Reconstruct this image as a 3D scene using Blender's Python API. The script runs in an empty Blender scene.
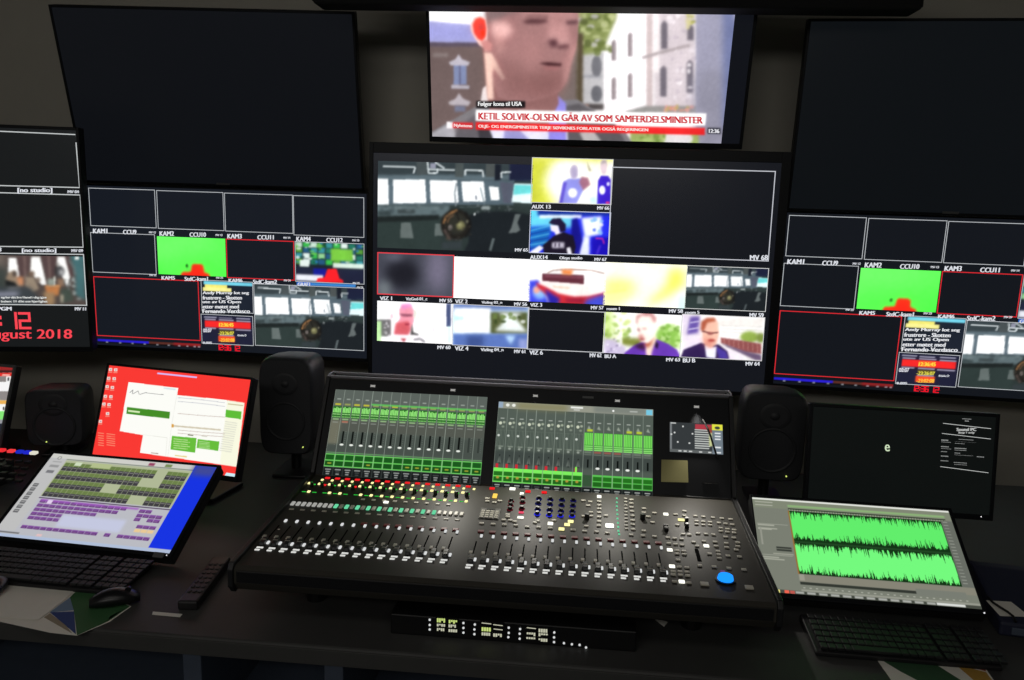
import bpy, bmesh, math, random
import numpy as np
from mathutils import Vector, Matrix, Euler

random.seed(7)
rng = np.random.RandomState(5)
C = bpy.context.scene.collection
SC = bpy.context.scene
R = math.radians

# ------------------------------------------------------------------ camera
F = 800.0
PITCH, ROLL, PSI, EYE = R(10.21), R(1.73), R(-4.8), 1.72


def cam_basis():
    cp, sp = math.cos(PITCH), math.sin(PITCH)
    fwd = np.array([0, cp, -sp]); right = np.array([1.0, 0, 0]); up = np.cross(right, fwd)
    cr, sr = math.cos(ROLL), math.sin(ROLL)
    ri = cr * right + sr * up; u = -sr * right + cr * up
    c, s = math.cos(-PSI), math.sin(-PSI)
    M = np.array([[c, -s, 0], [s, c, 0], [0, 0, 1]])
    return M @ ri, M @ u, M @ fwd


RI, UP, FW = cam_basis()
EYEP = np.array([0, 0, EYE])
cam_data = bpy.data.cameras.new('camera')
cam_data.sensor_width = 36.0
cam_data.lens = F * 36.0 / 1024.0
cam_data.clip_start = 0.05
cam = bpy.data.objects.new('camera', cam_data)
C.objects.link(cam)
cam.matrix_world = Matrix([[RI[0], UP[0], -FW[0], 0], [RI[1], UP[1], -FW[1], 0],
                           [RI[2], UP[2], -FW[2], EYE], [0, 0, 0, 1]])
SC.camera = cam


def hit(u, v, p0, n):
    """where the sight line through photo point u,v meets the plane p0,n"""
    d = FW + RI * (u - 512) / F + UP * (340 - v) / F
    n = np.array(n, float)
    t = ((np.array(p0, float) - EYEP) @ n) / (d @ n)
    return EYEP + t * d


def at_y(u, v, y): return hit(u, v, (0, y, 0), (0, 1, 0))
def at_z(u, v, z): return hit(u, v, (0, 0, z), (0, 0, 1))


# ------------------------------------------------------------------ materials
def lin(c):
    out = []
    for x in c[:3]:
        x = x / 255.0
        out.append(x / 12.92 if x <= 0.04045 else ((x + 0.055) / 1.055) ** 2.4)
    return out


MATS = {}


def mat(name, col, rough=0.5, metal=0.0, spec=0.5, noise=0.0, nscale=30.0, bump=0.0, coat=0.0):
    if name in MATS: return MATS[name]
    m = bpy.data.materials.new(name); m.use_nodes = True
    nt = m.node_tree; b = nt.nodes['Principled BSDF']
    c = lin(col)
    b.inputs['Base Color'].default_value = (*c, 1)
    b.inputs['Roughness'].default_value = rough
    b.inputs['Metallic'].default_value = metal
    b.inputs['Specular IOR Level'].default_value = spec
    if coat: b.inputs['Coat Weight'].default_value = coat
    if noise or bump:
        tc = nt.nodes.new('ShaderNodeTexCoord'); n = nt.nodes.new('ShaderNodeTexNoise')
        n.inputs['Scale'].default_value = nscale; n.inputs['Detail'].default_value = 6
        nt.links.new(tc.outputs['Object'], n.inputs['Vector'])
        if noise:
            r = nt.nodes.new('ShaderNodeValToRGB')
            r.color_ramp.elements[0].color = (*[x * (1 - noise) for x in c], 1)
            r.color_ramp.elements[1].color = (*[min(1, x * (1 + noise)) for x in c], 1)
            nt.links.new(n.outputs['Fac'], r.inputs['Fac'])
            nt.links.new(r.outputs['Color'], b.inputs['Base Color'])
        if bump:
            bp = nt.nodes.new('ShaderNodeBump'); bp.inputs['Strength'].default_value = bump
            bp.inputs['Distance'].default_value = 0.002
            nt.links.new(n.outputs['Fac'], bp.inputs['Height'])
            nt.links.new(bp.outputs['Normal'], b.inputs['Normal'])
    MATS[name] = m
    return m


def glow(name, col, strength=1.0):
    key = 'glow_' + name
    if key in MATS: return MATS[key]
    m = bpy.data.materials.new(key); m.use_nodes = True
    nt = m.node_tree; nt.nodes.clear()
    e = nt.nodes.new('ShaderNodeEmission'); o = nt.nodes.new('ShaderNodeOutputMaterial')
    e.inputs['Color'].default_value = (*lin(col), 1); e.inputs['Strength'].default_value = strength
    nt.links.new(e.outputs[0], o.inputs['Surface'])
    MATS[key] = m
    return m


def picture_mat():
    if 'picture' in MATS: return MATS['picture']
    m = bpy.data.materials.new('screen_picture'); m.use_nodes = True
    nt = m.node_tree; nt.nodes.clear()
    a = nt.nodes.new('ShaderNodeAttribute'); a.attribute_name = 'Col'
    e = nt.nodes.new('ShaderNodeEmission'); o = nt.nodes.new('ShaderNodeOutputMaterial')
    nt.links.new(a.outputs['Color'], e.inputs['Color']); nt.links.new(e.outputs[0], o.inputs['Surface'])
    m.cycles.emission_sampling = 'NONE'
    MATS['picture'] = m
    return m


def lit_panel(name, col, strength, rough=0.25):
    """an lcd panel: faint glow, from the backlight or standing in for ambient light when off, plus a smooth front"""
    key = 'lcd_' + name
    if key in MATS: return MATS[key]
    m = bpy.data.materials.new(key); m.use_nodes = True
    b = m.node_tree.nodes['Principled BSDF']
    b.inputs['Base Color'].default_value = (0.004, 0.004, 0.005, 1)
    b.inputs['Roughness'].default_value = rough
    b.inputs['Specular IOR Level'].default_value = 0.25
    b.inputs['Emission Color'].default_value = (*lin(col), 1)
    b.inputs['Emission Strength'].default_value = strength
    m.cycles.emission_sampling = 'NONE'
    MATS[key] = m
    return m


M_WALL = mat('wall_paint', (196, 192, 180), 0.85, noise=0.06, nscale=6, bump=0.15)
M_CEIL = mat('ceiling_paint', (110, 110, 108), 0.9, noise=0.05)
M_FLOOR = mat('floor_carpet', (104, 110, 122), 0.95, noise=0.3, nscale=180, bump=0.4)
M_BLACK = mat('black_plastic', (27, 27, 29), 0.45, noise=0.1, nscale=60)
M_SATIN = mat('satin_black', (20, 21, 23), 0.35)
M_GREYP = mat('grey_plastic', (92, 93, 94), 0.5)
M_DESK = mat('desk_laminate', (60, 60, 59), 0.55, noise=0.18, nscale=14, bump=0.05)
M_DESKF = mat('desk_edge', (62, 62, 60), 0.6, noise=0.1)
M_CAB = mat('cabinet_dark', (76, 86, 102), 0.6, noise=0.1)
M_MIX = mat('console_metal', (60, 58, 53), 0.5, metal=0.0, spec=0.18, noise=0.12, nscale=220)
M_MIXB = mat('console_bezel', (22, 24, 28), 0.45, spec=0.25)
M_ALU = mat('aluminium_trim', (176, 174, 182), 0.40, metal=0.9)
M_KEY = mat('key_plastic', (30, 31, 33), 0.5)
M_BTN = mat('button_grey', (226, 222, 208), 0.45)
M_BTND = mat('button_dim', (196, 192, 178), 0.5)
M_WHT = mat('cap_white', (250, 250, 245), 0.4)
M_KNOB = mat('knob_black', (16, 16, 17), 0.4)
M_SLOT = mat('slot_matt', (9, 9, 9), 0.95, spec=0.05)
M_CASE = mat('case_matt', (34, 34, 35), 0.85, spec=0.2)
M_PAPER = mat('paper_white', (225, 222, 212), 0.8, noise=0.05, nscale=20)
M_NOTE = mat('sticky_note', (170, 164, 112), 0.8, noise=0.05)
M_SPK = mat('speaker_paint', (54, 55, 58), 0.42, noise=0.1, nscale=90)
M_CONE = mat('speaker_cone', (46, 47, 50), 0.6)
M_CABLE = mat('cable_rubber', (17, 17, 18), 0.5)

# ------------------------------------------------------------------ mesh helpers


class MB:
    """collects shapes that become ONE mesh object"""
    def __init__(s): s.bm = bmesh.new()

    def box(s, x0, x1, y0, y1, z0, z1, bev=0.0, seg=2):
        r = bmesh.ops.create_cube(s.bm, size=1.0)
        vs = r['verts']
        for v in vs:
            v.co = Vector((x0 + (v.co.x + .5) * (x1 - x0), y0 + (v.co.y + .5) * (y1 - y0), z0 + (v.co.z + .5) * (z1 - z0)))
        if bev > 0:
            es = list({e for v in vs for e in v.link_edges})
            bmesh.ops.bevel(s.bm, geom=es, offset=bev, segments=seg, profile=0.5, affect='EDGES')
        return s

    def obox(s, c, ax, ay, az, hx, hy, hz, bev=0.0, seg=2):
        """box with its own axes, half sizes"""
        r = bmesh.ops.create_cube(s.bm, size=2.0)
        vs = r['verts']; c, ax, ay, az = map(Vector, (c, ax, ay, az))
        for v in vs: v.co = c + ax * (v.co.x * hx) + ay * (v.co.y * hy) + az * (v.co.z * hz)
        if bev > 0:
            es = list({e for v in vs for e in v.link_edges})
            bmesh.ops.bevel(s.bm, geom=es, offset=bev, segments=seg, profile=0.5, affect='EDGES')
        return s

    def cyl(s, p0, p1, r0, r1=None, n=16, cap=True):
        r1 = r0 if r1 is None else r1
        p0, p1 = Vector(p0), Vector(p1); d = (p1 - p0).normalized()
        a = d.orthogonal().normalized(); b = d.cross(a)
        A = [s.bm.verts.new(p0 + (a * math.cos(2 * math.pi * i / n) + b * math.sin(2 * math.pi * i / n)) * r0) for i in range(n)]
        B = [s.bm.verts.new(p1 + (a * math.cos(2 * math.pi * i / n) + b * math.sin(2 * math.pi * i / n)) * r1) for i in range(n)]
        for i in range(n): s.bm.faces.new((A[i], A[(i + 1) % n], B[(i + 1) % n], B[i]))
        if cap: s.bm.faces.new(A[::-1]); s.bm.faces.new(B)
        return s

    def tube(s, pts, r, n=8):
        pts = [Vector(p) for p in pts]; rings = []
        for i, p in enumerate(pts):
            d = (pts[min(i + 1, len(pts) - 1)] - pts[max(i - 1, 0)]).normalized()
            up = Vector((0.13, 0.21, 0.97)); a = d.cross(up).normalized(); b = d.cross(a)
            rings.append([s.bm.verts.new(p + (a * math.cos(2 * math.pi * k / n) + b * math.sin(2 * math.pi * k / n)) * r) for k in range(n)])
        for q, w in zip(rings, rings[1:]):
            for k in range(n): s.bm.faces.new((q[k], q[(k + 1) % n], w[(k + 1) % n], w[k]))
        s.bm.faces.new(rings[0][::-1]); s.bm.faces.new(rings[-1])
        return s

    def prism_x(s, prof, x0, x1, bev=0.0):
        """side profile of (y,z) points pushed along x"""
        A = [s.bm.verts.new((x0, y, z)) for y, z in prof]; B = [s.bm.verts.new((x1, y, z)) for y, z in prof]
        n = len(prof); fs = []
        for i in range(n): fs.append(s.bm.faces.new((A[i], A[(i + 1) % n], B[(i + 1) % n], B[i])))
        fs.append(s.bm.faces.new(A[::-1])); fs.append(s.bm.faces.new(B))
        if bev:
            es = list({e for f in fs for e in f.edges})
            bmesh.ops.bevel(s.bm, geom=es, offset=bev, segments=3, profile=0.5, affect='EDGES')
        return s

    def poly_z(s, pts, z0, z1):
        A = [s.bm.verts.new((x, y, z0)) for x, y in pts]; B = [s.bm.verts.new((x, y, z1)) for x, y in pts]
        n = len(pts)
        for i in range(n): s.bm.faces.new((A[i], A[(i + 1) % n], B[(i + 1) % n], B[i]))
        s.bm.faces.new(A[::-1]); s.bm.faces.new(B)
        return s

    def quad(s, a, b, c, d):
        s.bm.faces.new([s.bm.verts.new(p) for p in (a, b, c, d)]); return s

    def loft(s, rings):
        V = [[s.bm.verts.new(p) for p in r] for r in rings]; n = len(V[0])
        for q, w in zip(V, V[1:]):
            for k in range(n): s.bm.faces.new((q[k], q[(k + 1) % n], w[(k + 1) % n], w[k]))
        s.bm.faces.new(V[0][::-1]); s.bm.faces.new(V[-1])
        return s

    def build(s, name, m, parent=None, off=None, smooth=False):
        if off is not None:
            o = Vector(off)
            for v in s.bm.verts: v.co -= o
        bmesh.ops.recalc_face_normals(s.bm, faces=s.bm.faces[:])
        me = bpy.data.meshes.new(name); s.bm.to_mesh(me); s.bm.free()
        if smooth:
            for p in me.polygons: p.use_smooth = True
        me.materials.append(m)
        ob = bpy.data.objects.new(name, me); C.objects.link(ob)
        if parent: ob.parent = parent
        return ob


def tag(o, label, cat, group=None):
    o['label'] = label; o['category'] = cat
    if group: o['group'] = group
    return o


def thing(name, label, cat, loc=(0, 0, 0), rot=(0, 0, 0), group=None):
    o = bpy.data.objects.new(name, None); C.objects.link(o)
    o.empty_display_size = 0.05
    o.location = loc; o.rotation_euler = rot
    return tag(o, label, cat, group)


def structure(o): o['kind'] = 'structure'; return o


def smooth_by_angle(o, ang=40):
    for p in o.data.polygons: p.use_smooth = True
    try:
        o.data.set_sharp_from_angle(angle=R(ang))
    except Exception: pass
    return o


# ------------------------------------------------------------------ lettering
_GL = {}


def glyphs(s):
    if s not in _GL:
        cu = bpy.data.curves.new('lettering', 'FONT'); cu.body = s; cu.resolution_u = 3
        ob = bpy.data.objects.new('lettering', cu); C.objects.link(ob)
        bpy.context.view_layer.update()
        me = ob.evaluated_get(bpy.context.evaluated_depsgraph_get()).to_mesh()
        V = np.array([v.co[:2] for v in me.vertices]) if len(me.vertices) else np.zeros((0, 2))
        P = [tuple(p.vertices) for p in me.polygons]
        ob.to_mesh_clear(); bpy.data.objects.remove(ob); bpy.data.curves.remove(cu)
        _GL[s] = (V, P)
    return _GL[s]


SEG = {'0': 'abcdef', '1': 'bc', '2': 'abged', '3': 'abgcd', '4': 'fgbc', '5': 'afgcd', '6': 'afgcde', '7': 'abc', '8': 'abcdefg', '9': 'abcdfg'}


# ------------------------------------------------------------------ screens
class Screen:
    """a flat display: x right, z up, y into the display, origin at its middle"""
    def __init__(s, root, w, h, loc, yaw, tilt, author=None):
        s.root, s.w, s.h = root, w, h
        s.c = np.array(loc, float)
        s.ux = np.array([math.cos(yaw), math.sin(yaw), 0])
        bk = np.array([-math.sin(yaw), math.cos(yaw), 0])
        s.uz = math.cos(tilt) * np.array([0, 0, 1]) + math.sin(tilt) * bk
        s.n = np.cross(s.ux, s.uz)
        s.author = author
        s.items = []
        s.pix = float(np.linalg.norm(np.array(loc) - EYEP)) / F

    def loc(s, x, y):
        if s.author is not None:
            a, t = s.author.loc(x, y); return a * s.w / s.author.w, t * s.h / s.author.h
        p = hit(x, y, s.c, s.n) - s.c
        return float(p @ s.ux), float(p @ s.uz)

    def _add(s, name, col, V, P):
        s.items.append([name, tuple(col), list(V), list(P)])

    def text(s, body, x0, y0, x1, y1, col=(235, 235, 240), bold=.28):
        """lettering that fills the box x0..x1, y0..y1 (photo points)"""
        a0, t0 = s.loc(x0, y0); a1, t1 = s.loc(x1, y1); am, tl = s.loc(x0, y1)
        ar, tr = s.loc(x1, y0)
        s.text_quad(body, (a0, t0), (ar, tr), (am, tl), (a1, t1), col, bold)

    def text_quad(s, body, tl, tr, bl, br, col, bold=.35):
        V, P = glyphs(body)
        if len(V) == 0: return
        mn, mx = V.min(0), V.max(0); Q = (V - mn) / np.maximum(mx - mn, 1e-6)
        tl, tr, bl, br = map(np.array, (tl, tr, bl, br)); px = s.pix * bold
        vs, fs = [], []
        for d in ((-px, 0), (px, 0)) if bold else ((0, 0),):
            b = len(vs)
            for u, v in Q:
                q = (bl * (1 - u) + br * u) * (1 - v) + (tl * (1 - u) + tr * u) * v
                vs.append((q[0] + d[0], -.0022 - .00002 * b / max(1, len(Q)), q[1] + d[1]))
            fs += [tuple(b + i for i in f) for f in P]
        s._add('caption', col, vs, fs)

    def bars(s, rects, col, name='text_line', y=-0.0018):
        vs, fs = [], []
        for a0, t0, a1, t1 in rects:
            b = len(vs); vs += [(a0, y, t0), (a1, y, t0), (a1, y, t1), (a0, y, t1)]; fs.append((b, b + 1, b + 2, b + 3))
        s._add(name, col, vs, fs)

    def line(s, x0, y0, x1, y1, th=0.003, col=(190, 190, 195)):
        (a0, t0), (a1, t1) = s.loc(x0, y0), s.loc(x1, y1)
        s._add('tile_border', col, *s._seg(a0, t0, a1, t1, th))

    @staticmethod
    def _seg(a0, t0, a1, t1, th, b=0):
        dx, dy = a1 - a0, t1 - t0; L = math.hypot(dx, dy) or 1; nx, ny = -dy / L * th / 2, dx / L * th / 2
        ex, ey = dx / L * th / 2, dy / L * th / 2; y = -0.0020
        return [(a0 - ex - nx, y, t0 - ey - ny), (a1 + ex - nx, y, t1 + ey - ny), (a1 + ex + nx, y, t1 + ey + ny), (a0 - ex + nx, y, t0 - ey + ny)], [(b, b + 1, b + 2, b + 3)]

    def frame(s, x0, y0, x1, y1, th=0.003, col=(190, 190, 195)):
        """thin closed border, one connected ring"""
        (a0, t0), (a1, t1) = s.loc(x0, y0), s.loc(x1, y1); h = th / 2; y = -.0020
        o = [(a0 - h, t1 - h), (a1 + h, t1 - h), (a1 + h, t0 + h), (a0 - h, t0 + h)]; i = [(a0 + h, t1 + h), (a1 - h, t1 + h), (a1 - h, t0 - h), (a0 + h, t0 - h)]
        s._add('tile_border', col, [(a, y, t) for a, t in o + i], [(k, (k + 1) % 4, 4 + (k + 1) % 4, 4 + k) for k in range(4)])

    def seven(s, body, x0, y0, x1, y1, col, th=0.006):
        """seven-segment digits"""
        (a0, t0), (a1, t1) = s.loc(x0, y0), s.loc(x1, y1)
        wt = sum((.5 if ch == '1' else 1.0) if ch in SEG else 0.45 for ch in body); cw = (a1 - a0) / wt; x = a0
        vs, fs = [], []

        def put(q):
            b = len(vs); v, f = s._seg(*q, th, b); vs.extend(v); fs.extend(f)
        for ch in body:
            if ch in SEG:
                c1 = cw * (.5 if ch == '1' else 1)
                l, r = x + .12 * cw, x + c1 - .16 * cw; m = (t0 + t1) / 2
                for k in SEG[ch]:
                    put({'a': (l, t0, r, t0), 'd': (l, t1, r, t1), 'g': (l, m, r, m), 'b': (r, t0, r, m), 'c': (r, m, r, t1), 'f': (l, t0, l, m), 'e': (l, m, l, t1)}[k])
                x += c1
            else:
                c = x + .2 * cw
                for q in (.3, .7): put((c, t0 + (t1 - t0) * q - th * .2, c, t0 + (t1 - t0) * q + th * .2))
                x += .45 * cw
        s._add('clock_digits', col, vs, fs)

    def flush(s, parent):
        for name, col, vs, fs in s.items:
            me = bpy.data.meshes.new(name); me.from_pydata(vs, [], fs)
            me.materials.append(glow('%d_%d_%d' % col, col))
            o = bpy.data.objects.new(name, me); C.objects.link(o); o.parent = parent
        s.items = []


def gblur(m, sg):
    if sg <= 0.05: return m
    r = max(1, int(sg * 2.5)); k = np.exp(-0.5 * (np.arange(-r, r + 1) / sg) ** 2); k /= k.sum()
    p = np.pad(m, ((r, r), (0, 0)), 'edge'); m = sum(k[i] * p[i:i + m.shape[0]] for i in range(2 * r + 1))
    p = np.pad(m, ((0, 0), (r, r)), 'edge'); return sum(k[i] * p[:, i:i + m.shape[1]] for i in range(2 * r + 1))


class Pic:
    """a picture shown on a screen: a grid of points, each with the colour it gives off"""
    def __init__(s, scr, x0, y0, x1, y1, res=0.0035, bg=(0, 0, 0), local=False):
        s.scr = scr
        if local: a0, t0, a1, t1 = x0, y0, x1, y1
        else: (a0, t0), (a1, t1) = scr.loc(x0, y0), scr.loc(x1, y1)
        s.a0, s.t0, s.a1, s.t1 = a0, t0, a1, t1
        s.nx = max(2, int((a1 - a0) / res)); s.ny = max(2, int((t0 - t1) / res))
        s.im = np.zeros((s.ny, s.nx, 3)); s.im[:] = bg
        s.m = s.U; s.bs = 1.0

    def U(s, u, v): return u * (s.nx - 1), v * (s.ny - 1)

    def P(s, x, y):
        a, t = s.scr.loc(x, y)
        return (a - s.a0) / (s.a1 - s.a0) * (s.nx - 1), (t - s.t0) / (s.t1 - s.t0) * (s.ny - 1)

    def crop(s, x0, y0, k):
        """author in the coordinates of an enlarged view: corner x0,y0 and magnification k"""
        s.m = lambda x, y: s.P(x0 + x / k, y0 + y / k); s.bs = .5; return s

    def mask(s, pts, blur):
        q = np.array([s.m(*p) for p in pts], float); blur = blur * s.bs
        pad = int(blur * 3) + 2
        x0 = max(0, int(q[:, 0].min()) - pad); x1 = min(s.nx, int(q[:, 0].max()) + pad + 2)
        y0 = max(0, int(q[:, 1].min()) - pad); y1 = min(s.ny, int(q[:, 1].max()) + pad + 2)
        if x1 <= x0 or y1 <= y0: return None
        acc = np.zeros((y1 - y0, x1 - x0))
        for oy in (-.25, .25):
            for ox in (-.25, .25):
                X = np.arange(x0, x1)[None, :] + ox; Y = np.arange(y0, y1)[:, None] + oy
                ins = np.zeros(acc.shape, bool); j = len(q) - 1
                for i in range(len(q)):
                    xi, yi = q[i]; xj, yj = q[j]
                    if yi != yj:
                        c = ((yi > Y) != (yj > Y)) & (X < (xj - xi) * (Y - yi) / (yj - yi) + xi)
                        ins ^= c
                    j = i
                acc += ins
        return gblur(acc / 4, blur), (slice(y0, y1), slice(x0, x1))

    def poly(s, pts, col, blur=0.0, a=1.0):
        r = s.mask(pts, blur)
        if r is None: return s
        m, sl = r; m = (m * a)[..., None]
        s.im[sl] = s.im[sl] * (1 - m) + np.array(col, float) * m
        return s

    def rect(s, x0, y0, x1, y1, col, blur=0.0, a=1.0):
        return s.poly([(x0, y0), (x1, y0), (x1, y1), (x0, y1)], col, blur, a)

    def ell(s, cx, cy, rx, ry, col, blur=0.0, a=1.0, n=28):
        return s.poly([(cx + rx * math.cos(2 * math.pi * i / n), cy + ry * math.sin(2 * math.pi * i / n)) for i in range(n)], col, blur, a)

    def stroke(s, pts, th, col, blur=0.0, a=1.0):
        for (x0, y0), (x1, y1) in zip(pts, pts[1:]):
            L = math.hypot(x1 - x0, y1 - y0) or 1; nx, ny = -(y1 - y0) / L * th / 2, (x1 - x0) / L * th / 2
            s.poly([(x0 + nx, y0 + ny), (x1 + nx, y1 + ny), (x1 - nx, y1 - ny), (x0 - nx, y0 - ny)], col, blur, a)
        return s

    def blobs(s, n, x0, y0, x1, y1, r, cols, blur=0.6, a=0.8):
        for _ in range(n):
            s.ell(rng.uniform(x0, x1), rng.uniform(y0, y1), r * rng.uniform(.5, 1.3), r * rng.uniform(.4, 1.1), cols[rng.randint(len(cols))], blur, a, 10)
        return s

    def build(s, name, parent, y=-0.0010, gain=1.0, soft=0.0, bloom=.35):
        nx, ny = s.nx, s.ny
        A = np.linspace(s.a0, s.a1, nx); T = np.linspace(s.t0, s.t1, ny)
        V = np.zeros((ny, nx, 3)); V[..., 0] = A[None, :]; V[..., 1] = y; V[..., 2] = T[:, None]
        I = np.arange(nx * ny).reshape(ny, nx)
        Fq = np.stack([I[1:, :-1], I[1:, 1:], I[:-1, 1:], I[:-1, :-1]], -1).reshape(-1, 4)
        me = bpy.data.meshes.new(name)
        me.vertices.add(nx * ny); me.vertices.foreach_set('co', V.ravel())
        me.loops.add(Fq.size); me.loops.foreach_set('vertex_index', Fq.ravel().astype(np.int32))
        me.polygons.add(len(Fq)); me.polygons.foreach_set('loop_start', np.arange(0, Fq.size, 4, dtype=np.int32))
        me.update(calc_edges=True)
        im = s.im
        if soft:
            im = np.stack([gblur(im[..., k], soft) for k in range(3)], -1)
            hi = np.clip(im - 170, 0, None)
            im = im + bloom * np.stack([gblur(hi[..., k], 5) for k in range(3)], -1)
            g = gblur(rng.randn(ny, nx), 1.2); g2 = gblur(rng.randn(ny, nx), 6)
            im = im * (1 + .035 * g + .22 * g2)[..., None]
        c = np.clip(im, 0, 265) / 255.0
        c = np.where(c <= .04045, c / 12.92, ((c + .055) / 1.055) ** 2.4) * gain
        at = me.color_attributes.new('Col', 'FLOAT_COLOR', 'POINT')
        at.data.foreach_set('color', np.concatenate([c.reshape(-1, 3), np.ones((nx * ny, 1))], 1).ravel().astype(np.float32))
        me.materials.append(picture_mat())
        o = bpy.data.objects.new(name, me); C.objects.link(o); o.parent = parent
        return o


def monitor(name, label, cat, w, h, loc, yaw, tilt, mg, depth=0.05, panel_glow=(10, 11, 14), panel_glow_s=1.0, group=None,
            wall=None, bez=None, author=None, rough=0.25, logo=False):
    """display body; mg = left,right,top,bottom border around the lit area"""
    l, r, t, b = mg
    root = thing(name, label, cat, loc, (-tilt, 0, yaw), group)
    x0, x1, z0, z1 = -w / 2 - l, w / 2 + r, -h / 2 - b, h / 2 + t
    bez = bez or M_MIXB
    MB().box(x0, x1, 0.004, depth, z0, z1, 0.004).build('housing', M_BLACK, root)
    f = MB()
    f.box(x0, -w / 2, -0.004, 0.006, z0, z1, 0.0015); f.box(w / 2, x1, -0.004, 0.006, z0, z1, 0.0015)
    f.box(-w / 2, w / 2, -0.004, 0.006, h / 2, z1, 0.0015); f.box(-w / 2, w / 2, -0.004, 0.006, z0, -h / 2, 0.0015)
    f.build('bezel', bez, root)
    s = MB().box(-w / 2, w / 2, 0.0, 0.005, -h / 2, h / 2).build('screen', lit_panel('%s_%d%d%d' % (name, *panel_glow), panel_glow, panel_glow_s, rough), root)
    if wall is not None:
        # bracket that carries the display on the back wall
        c = Matrix.Rotation(yaw, 3, 'Z') @ Matrix.Rotation(-tilt, 3, 'X')
        inv = c.transposed()
        br = MB()
        br.box(-0.18, 0.18, depth - .002, depth + 0.02, -0.15, 0.15, 0.003)
        for sx in (-0.1, 0.1):
            p = Vector((sx, depth + 0.01, 0)); wp = c @ p + Vector(loc); wp.y = wall
            br.cyl(p, inv @ (wp - Vector(loc)), 0.018, n=12)
        br.build('wall_bracket', M_SATIN, root)
    if logo:
        MB().box(-0.03, 0.03, -0.0048, -0.0038, z0 + 0.008, z0 + 0.017).build('badge', M_GREYP, root)
    return root, Screen(root, w, h, loc, yaw, tilt, author), s


# ------------------------------------------------------------------ the room
WALL_Y = 3.66
structure(MB().box(-3.6, 3.2, WALL_Y, WALL_Y + .1, 0, 2.9).build('wall_back', M_WALL))
structure(MB().box(-3.7, -3.6, -1.6, WALL_Y + .1, 0, 2.9).build('wall_left', M_WALL))
structure(MB().box(3.2, 3.3, -1.6, WALL_Y + .1, 0, 2.9).build('wall_right', M_WALL))
structure(MB().box(-3.7, 3.3, -1.7, -1.6, 0, 2.9).build('wall_front', M_WALL))
structure(MB().box(-3.7, 3.3, -1.7, WALL_Y + .1, -.1, 0).build('floor', M_FLOOR))
structure(MB().box(-3.7, 3.3, -1.7, WALL_Y + .1, 2.9, 3.0).build('ceiling', M_CEIL))
# ------------------------------------------------------------------ pictures on the displays
CAPT = (225, 228, 235)


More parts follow.
